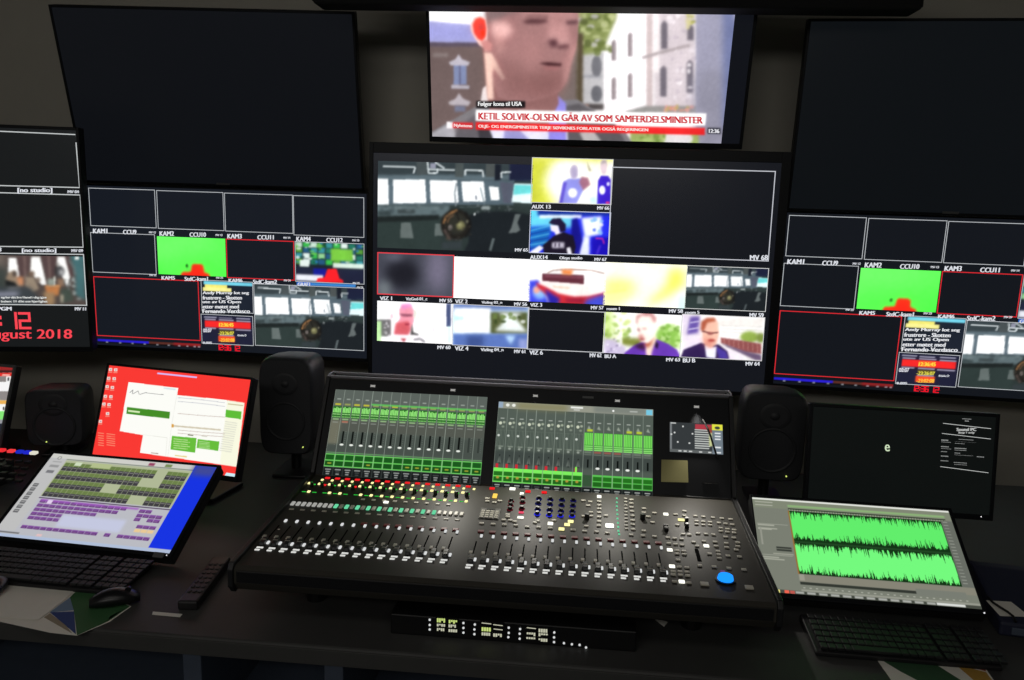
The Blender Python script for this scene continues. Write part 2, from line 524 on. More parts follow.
def bridge(p, gain=1.0):
    """a ship's bridge: windows, bright sky, a wheel in front"""
    def m(x, y):
        u = (x - 48) / 920.0
        return p.U(u, (y - 64 - 0.033 * (x - 48)) / 530.0)
    p.m = m; p.bs = p.nx / 920.0 * 1.6
    p.im[:] = (48, 58, 57)
    p.rect(0, 40, 1000, 190, (56, 66, 70))
    p.rect(0, 150, 1000, 185, (92, 108, 116), 3)
    p.rect(280, 60, 345, 150, (74, 82, 84), 1); p.rect(512, 80, 560, 165, (78, 86, 86), 1); p.rect(690, 85, 745, 165, (80, 86, 86), 1)
    p.rect(745, 90, 780, 200, (30, 34, 44), 2); p.rect(830, 85, 980, 190, (32, 36, 60), 3)
    p.rect(40, 185, 860, 332, (84, 100, 110), 2)
    for q in ([(40, 172), (110, 172), (115, 330), (40, 330)], [(140, 178), (332, 178), (342, 320), (143, 322)],
              [(360, 182), (522, 185), (535, 318), (368, 318)], [(548, 190), (680, 192), (695, 312), (562, 312)],
              [(712, 222), (768, 225), (778, 303), (727, 305)]):
        p.poly(q, (252, 254, 255), 0.7)
    p.poly([(775, 195), (860, 203), (845, 320), (800, 320)], (88, 92, 108), 2)
    p.poly([(862, 203), (980, 208), (980, 325), (848, 315)], (235, 250, 252), 0.7)
    p.poly([(862, 212), (980, 216), (980, 262), (856, 272)], (110, 214, 214), 2.0)
    for q in ([(78, 97), (272, 105), (262, 142)], [(345, 70), (352, 140), (404, 140), (404, 112)], [(350, 117), (508, 122)], [(390, 75), (446, 112)],
              [(570, 155), (570, 122), (672, 127), (678, 165)], [(785, 170), (782, 138), (838, 136)]):
        p.stroke(q, 9, (226, 234, 236), 0.4)
    p.rect(360, 80, 395, 112, (150, 152, 170), 1)
    p.rect(40, 335, 480, 400, (98, 114, 118), 4)
    p.rect(48, 368, 130, 398, (60, 72, 74), 3); p.rect(170, 358, 275, 385, (64, 74, 76), 3)
    p.poly([(40, 405), (420, 392), (420, 425), (40, 442)], (34, 40, 40), 3)
    p.poly([(40, 440), (430, 425), (430, 620), (40, 600)], (50, 62, 60), 3)
    p.poly([(190, 440), (250, 440), (268, 535), (188, 535)], (104, 114, 112), 1.5)
    p.poly([(398, 445), (440, 445), (446, 520), (394, 520)], (100, 110, 108), 1.5)
    p.poly([(590, 395), (700, 370), (860, 372), (980, 395), (980, 640), (560, 640), (600, 560)], (32, 37, 41), 3)
    p.poly([(440, 560), (560, 555), (560, 600), (440, 600)], (56, 64, 67), 3)
    p.ell(520, 452, 90, 96, (36, 34, 31), 3)
    p.ell(530, 445, 58, 66, (50, 50, 44), 5)
    p.stroke([(448, 446), (460, 408), (488, 382), (528, 364)], 15, (150, 108, 70), 2)
    p.stroke([(470, 440), (480, 412), (506, 392)], 9, (112, 84, 60), 2); p.stroke([(452, 480), (468, 510), (490, 545)], 16, (84, 72, 68), 3)
    p.stroke([(575, 375), (604, 420), (606, 480), (580, 530)], 14, (28, 28, 28), 3); p.stroke([(520, 370), (545, 440)], 9, (34, 32, 30), 2); p.stroke([(500, 540), (560, 548)], 7, (70, 72, 72), 2)
    p.ell(550, 458, 26, 28, (124, 122, 84), 3); p.ell(546, 452, 12, 12, (156, 154, 112), 2); p.ell(488, 470, 13, 18, (118, 110, 106), 2); p.ell(588, 432, 8, 10, (120, 118, 100), 2)
    p.blobs(26, 440, 370, 610, 540, 9, [(30, 28, 27), (60, 56, 50), (44, 46, 44), (80, 70, 58)], 2, .6)
    p.blobs(30, 640, 330, 850, 380, 9, [(40, 46, 50), (96, 104, 106), (120, 128, 130)], 1.5, .6)
    p.blobs(20, 60, 330, 460, 380, 16, [(74, 88, 92), (116, 130, 132), (64, 76, 80)], 3, .5)
    p.ell(632, 388, 5, 8, (230, 236, 236), 0.6)
    p.poly([(872, 386), (905, 388), (886, 440), (905, 485), (880, 500), (835, 502), (852, 470)], (104, 112, 112), 1.5)
    p.stroke([(748, 535), (730, 610)], 16, (96, 106, 108), 1)
    p.stroke([(520, 200), (510, 260), (520, 340)], 11, (120, 130, 136), 1, .8)
    p.stroke([(636, 275), (640, 300)], 8, (90, 96, 110), 1); p.rect(672, 340, 720, 360, (150, 160, 160), 2)
    p.stroke([(660, 225), (690, 330)], 9, (110, 124, 130), 1, .7); p.stroke([(540, 345), (640, 345), (660, 300)], 5, (100, 116, 118), 1, .6)
    return p


def green_wall(p):
    p.m = p.U; p.im[:] = (92, 250, 84)
    p.poly([(0, 0), (1, 0), (1, .25), (0, .6)], (120, 252, 112), 8)
    p.poly([(.33, .98), (.36, .92), (.48, .90), (.50, .72), (.53, .69), (.64, .69), (.67, .74), (.68, .90), (.75, .95), (.76, 1.02), (.33, 1.02)], (246, 44, 30), 0.6)
    p.ell(.425, .75, .018, .045, (18, 66, 24), 0.5)
    return p


def mosaic(p):
    p.m = p.U; p.im[:] = (30, 38, 46)
    cols = [(60, 190, 80), (40, 120, 100), (150, 210, 150), (210, 235, 220), (40, 90, 130), (90, 160, 60), (230, 245, 240), (60, 150, 160)]
    for r in range(4):
        for c in range(9):
            p.rect(c / 9, r * .14, c / 9 + .1, r * .14 + .13, cols[rng.randint(8)], .8)
    p.blobs(40, 0, 0, 1, .55, .04, [(24, 60, 60), (240, 250, 245), (120, 210, 90), (20, 90, 50), (50, 120, 190)], .6, .8)
    p.rect(.52, .14, .84, .44, (126, 200, 70), 1); p.rect(.06, .46, .2, .62, (230, 240, 236), .6); p.rect(.55, .5, 1.0, .62, (220, 236, 226), .8)
    p.rect(0, .64, 1, 1.1, (34, 38, 60), 1); p.rect(.26, .66, .45, .84, (24, 30, 150), 1); p.rect(0, .82, .4, .98, (236, 238, 246), .8)
    p.poly([(.30, 1.0), (.32, .90), (.42, .88), (.47, .66), (.6, .64), (.64, .88), (.7, .94), (.7, 1.0)], (244, 36, 44), 0.6)
    return p


def cam_grid(S, root):
    """the camera multiviewer shared by the two side displays; points are those of the left one"""
    W = (186, 190, 194); RD = (222, 44, 52)
    yt = lambda x: 188 + (x - 88.2) * .0369
    cols = [88.5, 156.5, 224.3, 293.2, 364]
    for i in range(4):
        S.frame(cols[i] + .3, yt(cols[i]), cols[i + 1], yt(cols[i]) + 39.9 + i * .25 + (i == 3) * 1.2, .0026, W)
    rows = [('KAM1', 'CCU9'), ('KAM2', 'CCU10'), ('KAM3', 'CCU11'), ('KAM4', 'CCU12')]
    for i, (a, b) in enumerate(rows):
        x = cols[i] + 2.5 + (i == 0) * 1.5; y = 228.5 + (x - 90) * .0395
        S.text(a, x + 1, y, x + 15, y + 4.6, CAPT); S.text(b, x + 31, y + 1.2, x + 31 + (13 if i == 0 else 16), y + 5.6, CAPT)
        S.text('MV 1%d' % (i + 2), x + 57, y + 2.8, x + 63.5, y + 4.8, CAPT)
        S.text('MV 2%d' % (i + 2), x + 57.5, y + 45.5, x + 64, y + 47.5, CAPT)
    S.text('KAM5', 162, 276.1, 175, 279.6, CAPT); S.text('StdC-kam1', 185, 276.8, 208, 280.8, CAPT)
    S.text('KAM6', 229, 278.6, 242.5, 282.1, CAPT); S.text('StdC-kam2', 253.5, 279.6, 277, 284, CAPT)
    S.frame(90.8, 232.4, 156.6, 274.5, .0026, W)
    green_wall(Pic(S, 157, 236.2, 226.4, 276.8, .0045)).build('picture', root, soft=.5)
    S.frame(226.4, 239, 294.4, 280.2, .0035, RD)
    mosaic(Pic(S, 295.4, 241.6, 364, 284, .0035)).build('picture', root, soft=.5)
    S.frame(295.2, 241.4, 364.2, 284.2, .0026, W)
    S.frame(93.9, 276.6, 200.5, 340.5, .0036, RD)
    p = Pic(S, 97.6, 338.6, 201, 347.6, .0030); p.m = p.U; p.im[:] = (14, 15, 18)
    p.rect(.48, 0, 1, .66, (96, 48, 40), .2); p.rect(.74, 0, 1, .66, (170, 30, 36), 1.5); p.rect(0, 0, .5, .66, (46, 34, 224), .2)
    for q in (.08, .21, .33, .45, .57, .68, .78, .86, .93, .97): p.rect(q, .80, q + .022, .98, (225, 230, 240), .2)
    p.build('picture', root, soft=.5)
    # running order panel
    p = Pic(S, 201.6, 280, 253.4, 314, .003, (32, 38, 50)); p.m = p.U
    p.rect(.04, .02, 1, .13, (120, 214, 236), .4); p.rect(.06, .13, .5, .24, (236, 226, 120), .4); p.rect(.02, .22, .58, .34, (244, 236, 150), .4)
    p.build('picture', root, soft=.5)
    for i, t in enumerate(['Andy Murray lot seg', 'frustrere - Skotten', 'ute av US Open', 'etter møtet med', 'Fernando Verdasco']):
        S.text(t, 203, 291.3 + i * 4.45, 203 + (46, 39, 38, 36, 47)[i], 295.0 + i * 4.5, (232, 234, 238))
    p = Pic(S, 201.6, 314.4, 253.4, 346, .003, (34, 36, 58)); p.m = p.U
    p.rect(.06, .20, .96, .42, (238, 44, 44), .4); p.rect(.34, .22, .62, .40, (250, 110, 50), .5)
    p.rect(.34, .50, .63, .62, (96, 88, 40), .4); p.rect(.32, .70, .64, .90, (244, 84, 44), .5)
    for (x, y, x2) in ((.05, .06, .3), (.34, .07, .6), (.68, .06, .95), (.06, .14, .28), (.34, .14, .63), (.68, .15, .96), (.06, .44, .28), (.34, .44, .62), (.66, .45, .96), (.34, .66, .62)):
        p.rect(x, y, x2, y + .035, (190, 192, 215), .4, .9)
    p.build('picture', root, soft=.5)
    S.text('00:07', 203.6, 328.5, 211.8, 332.2, (222, 222, 232)); S.text('12:36:45', 219.5, 323, 233.5, 326.5, (255, 226, 70))
    S.text('-23:26:07', 219, 331.5, 234, 334.8, (230, 220, 80)); S.text('-23:02:08', 220, 338.3, 234.5, 341.8, (255, 200, 70))
    S.text('Klokke D', 238, 334.3, 246.5, 336.2, CAPT); S.text('9.005', 203.3, 341.6, 212, 343.8, CAPT)
    S.frame(201.2, 280, 253.6, 313.3, .0026, W); S.frame(201.2, 314, 253.6, 345.6, .0026, W)
    bridge(Pic(S, 254.2, 283.8, 364, 351, .0042)).build('picture', root, soft=.5)
    S.frame(254, 283.6, 364, 350.6, .0026, W)
    p = Pic(S, 296.6, 281.6, 364, 288.2, .0045, (18, 20, 25)); p.m = p.U; p.rect(0, 0, .88, 1, (70, 150, 234), .4); p.rect(0, 0, .22, 1, (40, 100, 220), 1)
    p.build('picture', root, -.0014)
    S.text('GRAF1', 298, 282.6, 310, 286, CAPT); S.text('MV 28', 357.3, 286.4, 363, 288.3, CAPT)
    S.seven('12:36', 218, 344.9, 231.5, 350.2, (250, 24, 44), .0038); S.seven('12', 234, 345.8, 240.6, 350.9, (250, 24, 44), .0038)
    S.flush(root)


def tv_picture(p):
    p.crop(425, 0, 4.5333); p.bs = .62
    p.im[:] = (250, 248, 250)
    # brick house on the left
    p.poly([(5, 95), (205, 112), (262, 205), (5, 195)], (170, 170, 216), 1.0)
    p.poly([(5, 190), (270, 205), (330, 640), (5, 640)], (118, 100, 98), 1.0)
    p.rect(5, 192, 280, 212, (98, 86, 98), 1.5); p.rect(35, 240, 105, 258, (140, 126, 124), 2)
    p.rect(300, 40, 720, 640, (126, 112, 108), 2)
    p.rect(130, 290, 188, 384, (134, 144, 180), 1.2); p.rect(155, 290, 162, 384, (100, 100, 130), 1)
    p.poly([(108, 282), (138, 268), (152, 246), (168, 268), (204, 282), (196, 298), (116, 296)], (196, 190, 200), 1.2)
    p.poly([(120, 384), (202, 388), (200, 404), (120, 402)], (188, 182, 192), 1.2)
    p.poly([(106, 462), (138, 448), (154, 422), (172, 446), (208, 462), (196, 480), (112, 476)], (190, 182, 188), 1.5); p.rect(134, 480, 184, 506, (122, 126, 150), 2)
    # trees and far houses on the right
    p.rect(690, -20, 1400, 520, (250, 247, 248))
    p.rect(690, 235, 810, 470, (196, 194, 196), 1.5); p.rect(700, 340, 800, 352, (160, 160, 166), 2)
    for x in (765, 775): p.ell(x + 8, 300, 18, 46, (120, 120, 126), 1.5); p.ell(x + 8, 425, 20, 36, (110, 110, 116), 1.5)
    p.poly([(685, -20), (880, -20), (865, 90), (822, 190), (790, 240), (700, 250)], (142, 152, 92), 3)
    p.blobs(60, 690, -10, 850, 240, 17, [(112, 124, 66), (168, 176, 120), (200, 205, 150), (96, 104, 60), (205, 200, 205)], 1.4, .75)
    p.stroke([(702, 150), (700, 500)], 30, (92, 80, 62), 2.5); p.rect(690, 470, 810, 498, (84, 78, 78), 2)
    for x, y0, y1 in ((856, 178, 275), (930, 145, 255), (856, 348, 450), (930, 328, 440)):
        p.poly([(x - 9, y1), (x - 9, y0 + 14), (x, y0), (x + 10, y0 + 10), (x + 10, y1)], (164, 152, 156), 1.0)
        p.rect(x - 8, y0 + 10, x - 2, y1, (120, 108, 112), 1.0, .8)
    p.rect(1004, 60, 1032, 490, (205, 190, 190), 1.6); p.rect(1040, 20, 1230, 500, (216, 206, 210), 4)
    p.rect(1036, 20, 1062, 330, (245, 238, 238), 2)
    for x, y0, y1 in ((1084, 92, 222), (1080, 296, 438), (1200, 270, 420), (1203, 110, 182)):
        p.poly([(x - 14, y1), (x - 14, y0 + 18), (x, y0), (x + 15, y0 + 14), (x + 15, y1)], (116, 110, 120), 1.8)
    p.blobs(26, 1100, 60, 1220, 460, 12, [(250, 244, 246), (236, 228, 232), (196, 186, 194)], 1.2, .8)
    p.stroke([(985, 262), (1060, 240), (1200, 205)], 14, (176, 166, 168), 1.4)
    p.blobs(10, 1185, 60, 1222, 150, 12, [(190, 190, 110), (150, 150, 90), (214, 206, 160)], 1)
    p.poly([(905, 505), (1000, 480), (1260, 480), (1260, 520), (905, 520)], (150, 148, 146), 2)
    p.blobs(16, 1090, 482, 1215, 505, 11, [(216, 150, 132), (190, 170, 110), (230, 160, 150)], 1, .8); p.rect(690, 475, 740, 500, (205, 150, 130), 2)
    p.rect(1228, -30, 1402, 660, (168, 166, 184), 1.5); p.rect(1225, 330, 1402, 660, (150, 148, 166), 14)
    p.rect(1350, -30, 1402, 660, (120, 128, 170), 7)
    p.rect(930, 598, 1240, 660, (158, 176, 104), 2); p.ell(1145, 628, 70, 32, (226, 222, 224), 2); p.blobs(14, 950, 600, 1090, 640, 14, [(120, 150, 70), (176, 196, 120)], 1)
    # jacket, shirt
    p.poly([(5, 612), (232, 482), (310, 430), (420, 470), (690, 450), (800, 520), (910, 600), (960, 680), (5, 680)], (132, 128, 132), 1.2)
    p.poly([(5, 618), (120, 556), (170, 680), (5, 680)], (176, 174, 180), 2); p.poly([(150, 575), (300, 470), (320, 560), (220, 680), (120, 680)], (104, 100, 106), 3)
    p.poly([(236, 560), (300, 560), (330, 660), (250, 660)], (62, 60, 66), 2)
    p.poly([(290, 580), (700, 580), (610, 680), (330, 680)], (226, 226, 244), 1.5); p.poly([(360, 590), (420, 580), (480, 640), (460, 680), (350, 680)], (160, 158, 206), 2)
    p.poly([(600, 430), (640, 470), (640, 680), (560, 680), (560, 500)], (150, 142, 224), 1.5)
    p.poly([(640, 480), (700, 470), (860, 560), (930, 680), (650, 680)], (96, 92, 96), 2); p.poly([(700, 600), (760, 590), (800, 640), (720, 640)], (190, 186, 186), 2)
    p.poly([(262, 400), (284, 382), (300, 440), (286, 470), (252, 462)], (236, 226, 226), 1.2)
    # neck and head
    p.poly([(262, 225), (300, 235), (420, 330), (600, 400), (606, 470), (560, 560), (300, 560), (284, 440)], (150, 106, 104), 1.5)
    p.poly([(268, -60), (330, -150), (520, -190), (650, -130), (694, 40), (696, 120), (690, 205), (664, 285), (646, 365), (616, 412), (560, 440), (430, 470), (330, 440), (296, 330), (282, 235), (280, 120)], (172, 126, 125), 1.2)
    p.poly([(262, -60), (330, -160), (520, -200), (650, -140), (680, -30), (560, -20), (440, 50), (380, 62), (330, 90), (280, 110)], (140, 116, 116), 5)
    p.poly([(430, 45), (560, 30), (690, 50), (694, 92), (560, 84), (440, 92)], (192, 146, 144), 7)
    p.poly([(300, 100), (372, 98), (402, 140), (372, 170), (330, 180), (302, 150)], (238, 196, 192), 6)
    p.poly([(318, 150), (352, 165), (365, 240), (332, 250), (318, 205)], (214, 166, 160), 6, .6)
    p.poly([(268, 236), (302, 240), (330, 290), (366, 356), (350, 362), (312, 310), (306, 330), (312, 450), (284, 450)], (248, 214, 200), 2.2)
    p.poly([(330, 255), (480, 260), (640, 340), (606, 430), (430, 470), (340, 420)], (152, 106, 104), 14, .8)
    p.poly([(420, 350), (640, 330), (606, 420), (500, 440)], (150, 104, 102), 10, .8)
    p.poly([(560, 90), (640, 100), (664, 190), (650, 214), (590, 214), (560, 190)], (204, 158, 156), 7, .9)
    p.poly([(380, 190), (500, 150), (560, 250), (500, 330), (400, 300)], (184, 136, 134), 16, .7); p.poly([(400, 60), (560, 60), (600, 110), (420, 130)], (176, 130, 128), 12, .5)
    p.poly([(556, 182), (596, 176), (604, 214), (570, 214)], (96, 60, 66), 4); p.poly([(600, 206), (650, 200), (655, 218), (604, 224)], (112, 74, 78), 3)
    p.poly([(440, 96), (480, 84), (546, 86), (560, 98), (520, 108), (460, 108)], (98, 62, 66), 3); p.stroke([(455, 80), (500, 70), (560, 78)], 8, (126, 88, 88), 3)
    p.poly([(640, 96), (690, 92), (692, 108), (644, 110)], (96, 64, 70), 3)
    p.poly([(516, 286), (560, 282), (622, 288), (614, 302), (560, 300)], (72, 40, 44), 2); p.poly([(530, 302), (614, 302), (600, 318), (545, 316)], (170, 112, 112), 3)
    p.stroke([(600, 230), (636, 280), (640, 330)], 10, (190, 140, 138), 5, .6)
    p.poly([(664, 215), (690, 205), (664, 288), (646, 366), (628, 400), (630, 330)], (206, 156, 152), 5, .8)
    # ear
    p.poly([(208, 108), (222, 80), (250, 72), (276, 84), (284, 130), (280, 180), (262, 215), (246, 205), (222, 168), (206, 135)], (244, 208, 200), 1.0)
    p.poly([(216, 110), (230, 84), (252, 78), (272, 90), (278, 130), (274, 168), (258, 186), (240, 176), (222, 150)], (242, 74, 60), 1.4)
    p.poly([(240, 110), (262, 106), (268, 150), (252, 160)], (206, 70, 66), 3); p.ell(262, 150, 10, 16, (250, 60, 34), 2)
    p.poly([(252, 190), (280, 178), (306, 200), (300, 232), (268, 232)], (212, 150, 146), 2)
    # lower third
    p.rect(232, 458, 455, 490, (28, 24, 26), .6)
    p.poly([(230, 497), (1276, 513), (1271, 570), (230, 548)], (250, 248, 248), .4)
    p.poly([(229, 553), (1269, 580), (1268, 612), (229, 588)], (232, 42, 44), .4)
    p.poly([(125, 553), (218, 556), (218, 584), (125, 581)], (214, 48, 54), .4); p.poly([(98, 552), (126, 553), (126, 583), (98, 582)], (244, 240, 242), .4)
    p.poly([(1280, 578), (1340, 580), (1340, 608), (1280, 606)], (62, 62, 72), .6)
    return p
# ------------------------------------------------------------------ displays on the wall
# television above the middle
root, S, scr = monitor('television', 'television showing a news interview above the middle multiviewer', 'television',
                       1.185, 0.667, (-.0145, 3.1307, 2.2672), 0, R(-12), (.012, .012, .012, .02), .055, (16, 18, 24), 1.0, wall=WALL_Y)
tv_picture(Pic(S, -.5925, .3335, .5245, -.3335, .0028, local=True)).build('picture', scr, soft=1.0)
S.text('Følger kona til USA', 478.3, 101.6, 521.8, 107.2, (240, 240, 240))


def slanted(S, body, x0, yt0, yb0, x1, yt1, yb1, col, bold=.3):
    """lettering along a strip whose two ends are given as photo points"""
    S.text_quad(body, S.loc(x0, yt0), S.loc(x1, yt1), S.loc(x0, yb0), S.loc(x1, yb1), col, bold)


HEAD = (206, 34, 46)
slanted(S, 'KETIL SOLVIK-OLSEN GÅR AV SOM SAMFERDELSMINISTER', 478.8, 110.2, 119.4, 702.4, 114.6, 123.6, HEAD, .5)
slanted(S, 'OLJE- OG ENERGIMINISTER TERJE SØVIKNES FORLATER OGSÅ REGJERINGEN', 478.5, 123.6, 128.4, 648, 127.4, 132.2, (250, 226, 222))
slanted(S, 'Nyhetene', 454.2, 123.6, 127.6, 472, 124.2, 128.3, (252, 226, 226))
slanted(S, '12:36', 709, 128.9, 132.8, 719, 129.1, 133, (240, 240, 246))
S.flush(scr)

# the middle multiviewer
root, S, scr = monitor('multiviewer_display', 'large middle wall display filled with bright picture tiles, above the mixing console', 'display',
                       1.54, .867, (-.052, 3.094, 1.4355), R(-.8), R(1.7), (.016, .034, .040, .014), .06, (21, 23, 29), 1.0, wall=WALL_Y)


def T(x0, y0, x1, y1, res=.0035, bg=(0, 0, 0)): return Pic(S, x0, y0, x1, y1, res, bg)


bridge(T(378.1, 160.8, 530.2, 253.2)).build('picture', scr, soft=.7)
# two men against a yellow backdrop
p = T(532.4, 157.6, 611, 204.7, .003).crop(520, 150, 6.18); p.im[:] = (250, 251, 236)
p.rect(60, 40, 200, 340, (206, 210, 70), 14); p.rect(60, 40, 580, 70, (228, 228, 110), 6); p.ell(300, 190, 150, 120, (254, 254, 246), 12)
p.poly([(410, 60), (440, 130), (425, 130)], (150, 140, 110), 2)
p.poly([(268, 195), (300, 178), (380, 176), (395, 240), (350, 330), (244, 330)], (150, 152, 226), 1.5); p.poly([(268, 200), (290, 200), (262, 330), (242, 330)], (96, 80, 200), 2)
p.ell(334, 135, 24, 44, (206, 196, 214), 1.5); p.poly([(312, 120), (330, 92), (352, 100), (356, 150), (340, 176), (322, 170)], (176, 166, 196), 3)
p.ell(325, 265, 28, 30, (248, 248, 255), 1.5); p.poly([(365, 200), (380, 165), (420, 170), (435, 215), (390, 250)], (166, 110, 130), 2)
p.poly([(482, 190), (500, 158), (545, 160), (562, 185), (562, 335), (475, 335)], (60, 34, 196), 1.2); p.ell(508, 248, 19, 28, (246, 246, 255), 1); p.ell(545, 210, 10, 12, (236, 236, 255), 1)
p.ell(518, 105, 22, 46, (226, 206, 216), 1.5); p.poly([(498, 90), (505, 62), (535, 62), (542, 110), (530, 80)], (170, 160, 170), 2)
p.rect(430, 290, 470, 330, (190, 236, 236), 4); p.rect(530, 320, 552, 332, (240, 60, 120), 1)
p.build('picture', scr, soft=.7)
# presenter in a blue studio
p = T(530.6, 210.2, 608.6, 255.4, .003).crop(520, 150, 6.18); p.im[:] = (40, 50, 226)
p.rect(60, 370, 330, 480, (110, 214, 240), 5); p.poly([(60, 480), (200, 470), (170, 590), (60, 620)], (30, 110, 190), 4)
for k in range(6): p.stroke([(60, 500 + k * 22), (180, 470 + k * 24)], 6, (20, 60, 150) if k % 2 else (90, 190, 230), 1)
p.rect(110, 372, 560, 406, (26, 50, 150), 3); p.rect(120, 402, 380, 422, (240, 246, 255), 2)
p.poly([(380, 420), (505, 410), (500, 520), (400, 540)], (244, 248, 255), 3); p.poly([(395, 530), (430, 530), (430, 660), (360, 660)], (236, 240, 255), 3)
p.blobs(14, 440, 420, 510, 520, 12, [(150, 200, 255), (255, 255, 255), (60, 90, 220)], 1)
p.poly([(320, 430), (355, 420), (385, 560), (360, 660), (310, 660)], (26, 24, 140), 2); p.rect(440, 540, 560, 660, (30, 20, 180), 3)
p.stroke([(465, 545), (510, 548), (520, 580)], 7, (230, 50, 160), 1); p.poly([(490, 590), (500, 590), (480, 645), (470, 645)], (90, 60, 220), 2)
p.poly([(178, 450), (200, 424), (250, 420), (285, 460), (282, 500), (250, 510), (235, 470), (200, 462)], (34, 24, 54), 1.2)
p.poly([(186, 462), (236, 468), (246, 510), (270, 512), (250, 540), (224, 530), (214, 508), (192, 498)], (248, 240, 250), 1.2)
p.poly([(140, 590), (210, 530), (270, 506), (330, 530), (345, 600), (330, 660), (150, 660)], (30, 24, 40), 1.2)
p.poly([(60, 630), (120, 590), (146, 604), (110, 640), (60, 660)], (246, 244, 250), 1.2); p.poly([(288, 605), (310, 600), (322, 650), (296, 655)], (240, 238, 246), 1.2)
p.rect(198, 570, 274, 606, (196, 190, 206), 2); p.rect(215, 575, 222, 600, (60, 50, 70), 1); p.rect(240, 575, 247, 600, (60, 50, 70), 1)
p.build('picture', scr, soft=.7)
S.frame(532.4, 157.6, 611, 204.7, .0026, (205, 205, 200)); S.frame(530.6, 210.2, 608.6, 255.4, .0026, (205, 210, 230))
# empty big tile
S.frame(612.4, 167.2, 768.1, 261, .0035, (196, 198, 206))
# out of focus grey tile, red border
p = T(378, 252.5, 453, 297.2, .004).crop(370, 245, 6.18); p.im[:] = (76, 78, 90)
p.ell(200, 180, 110, 95, (34, 34, 42), 10); p.ell(420, 140, 70, 150, (122, 116, 138), 12); p.ell(90, 270, 40, 50, (120, 128, 132), 8); p.ell(150, 75, 60, 20, (96, 98, 112), 6)
p.build('picture', scr, soft=.7); S.frame(378, 252.6, 453, 297, .0045, (226, 66, 76))
# white tile
p = T(453.6, 256.4, 529, 301, .008); p.im[:] = (255, 255, 255); p.build('picture', scr, gain=1.25)
# title graphic: a lit disc over red and blue
p = T(529, 259.4, 604.8, 304.6, .003).crop(520, 255, 6.02); p.im[:] = (254, 253, 252)
p.poly([(55, 155), (110, 150), (150, 240), (170, 290), (55, 290)], (60, 70, 220), 3); p.ell(120, 225, 42, 42, (150, 200, 250), 5); p.ell(100, 210, 20, 22, (250, 180, 150), 3)
p.poly([(95, 165), (150, 180), (230, 230), (330, 250), (420, 245), (510, 220), (510, 300), (250, 300), (170, 250), (110, 200)], (206, 48, 60), 3)
p.poly([(150, 205), (240, 262), (230, 296), (170, 290)], (46, 40, 170), 4); p.poly([(400, 268), (510, 232), (510, 300), (380, 300)], (70, 80, 206), 5); p.poly([(270, 260), (390, 262), (380, 285), (280, 284)], (150, 30, 60), 4)
p.poly([(130, 160), (390, 180), (500, 190), (500, 225), (400, 240), (300, 236), (190, 205), (110, 170)], (252, 240, 236), 2.5)
p.poly([(134, 112), (385, 122), (385, 176), (134, 156)], (96, 44, 56), 1.2); p.poly([(150, 118), (380, 128), (380, 142), (150, 134)], (128, 70, 84), 2)
p.stroke([(165, 108), (200, 92), (300, 86), (430, 92), (510, 112)], 8, (166, 140, 130), 1); p.poly([(250, 88), (320, 88), (310, 120), (255, 116)], (238, 140, 70), 3); p.stroke([(200, 190), (300, 200)], 8, (240, 190, 160), 2)
p.build('picture', scr, soft=.7)
# pale yellow tile
p = T(605, 262, 685, 308.4, .004).crop(520, 255, 6.02); p.im[:] = (253, 253, 226)
p.poly([(512, 150), (620, 150), (700, 170), (680, 230), (512, 300)], (236, 244, 130), 9); p.poly([(905, 80), (985, 90), (990, 180), (900, 240), (780, 300), (760, 290), (880, 190)], (232, 244, 104), 8)
p.poly([(512, 215), (700, 200), (600, 290), (512, 300)], (244, 250, 170), 8); p.poly([(945, 240), (995, 210), (995, 330), (945, 320)], (206, 244, 240), 5); p.stroke([(520, 225), (640, 210)], 6, (206, 216, 110), 2)
p.build('picture', scr, gain=1.1, soft=.7)
bridge(T(687.2, 265.7, 765.2, 311.6, .003)).build('picture', scr, soft=.7); S.frame(687.2, 265.5, 765.2, 311.6, .0026, (206, 208, 206))
# overexposed man's head
p = T(377.4, 300.6, 452.8, 344.3, .003).crop(370, 245, 6.18); p.im[:] = (254, 253, 254)
p.rect(40, 460, 130, 565, (112, 110, 112), 2); p.rect(40, 470, 70, 600, (190, 226, 170), 2); p.blobs(10, 80, 480, 125, 560, 9, [(150, 146, 150), (200, 196, 200)], 1)
p.poly([(180, 400), (200, 370), (250, 366), (270, 400), (272, 470), (250, 530), (236, 556), (150, 552), (160, 500), (186, 450)], (236, 158, 176), 1.6)
p.poly([(160, 480), (240, 470), (250, 520), (236, 556), (148, 552)], (206, 96, 106), 3); p.poly([(182, 425), (262, 428), (262, 442), (200, 442)], (140, 84, 104), 2); p.poly([(190, 368), (250, 362), (262, 380), (200, 400)], (226, 150, 206), 3)
p.ell(135, 438, 10, 18, (248, 190, 200), 2); p.poly([(215, 485), (245, 485), (240, 495), (218, 494)], (150, 50, 70), 1.5)
p.poly([(262, 480), (268, 540), (300, 550), (300, 560), (250, 556)], (60, 60, 60), 2); p.blobs(16, 275, 365, 310, 480, 8, [(206, 214, 200), (236, 236, 232)], 1); p.rect(388, 440, 396, 540, (206, 200, 206), 2); p.rect(424, 450, 432, 540, (206, 200, 206), 2)
p.poly([(110, 560), (330, 560), (350, 600), (90, 600)], (240, 236, 240), 2); p.poly([(190, 578), (225, 578), (210, 600)], (170, 60, 70), 2); p.stroke([(270, 585), (310, 580), (340, 600)], 9, (80, 78, 84), 2)
p.rect(472, 362, 500, 505, (64, 76, 116), 1); p.rect(480, 505, 500, 605, (206, 240, 226), 2)
p.build('picture', scr, gain=1.05, soft=.7)
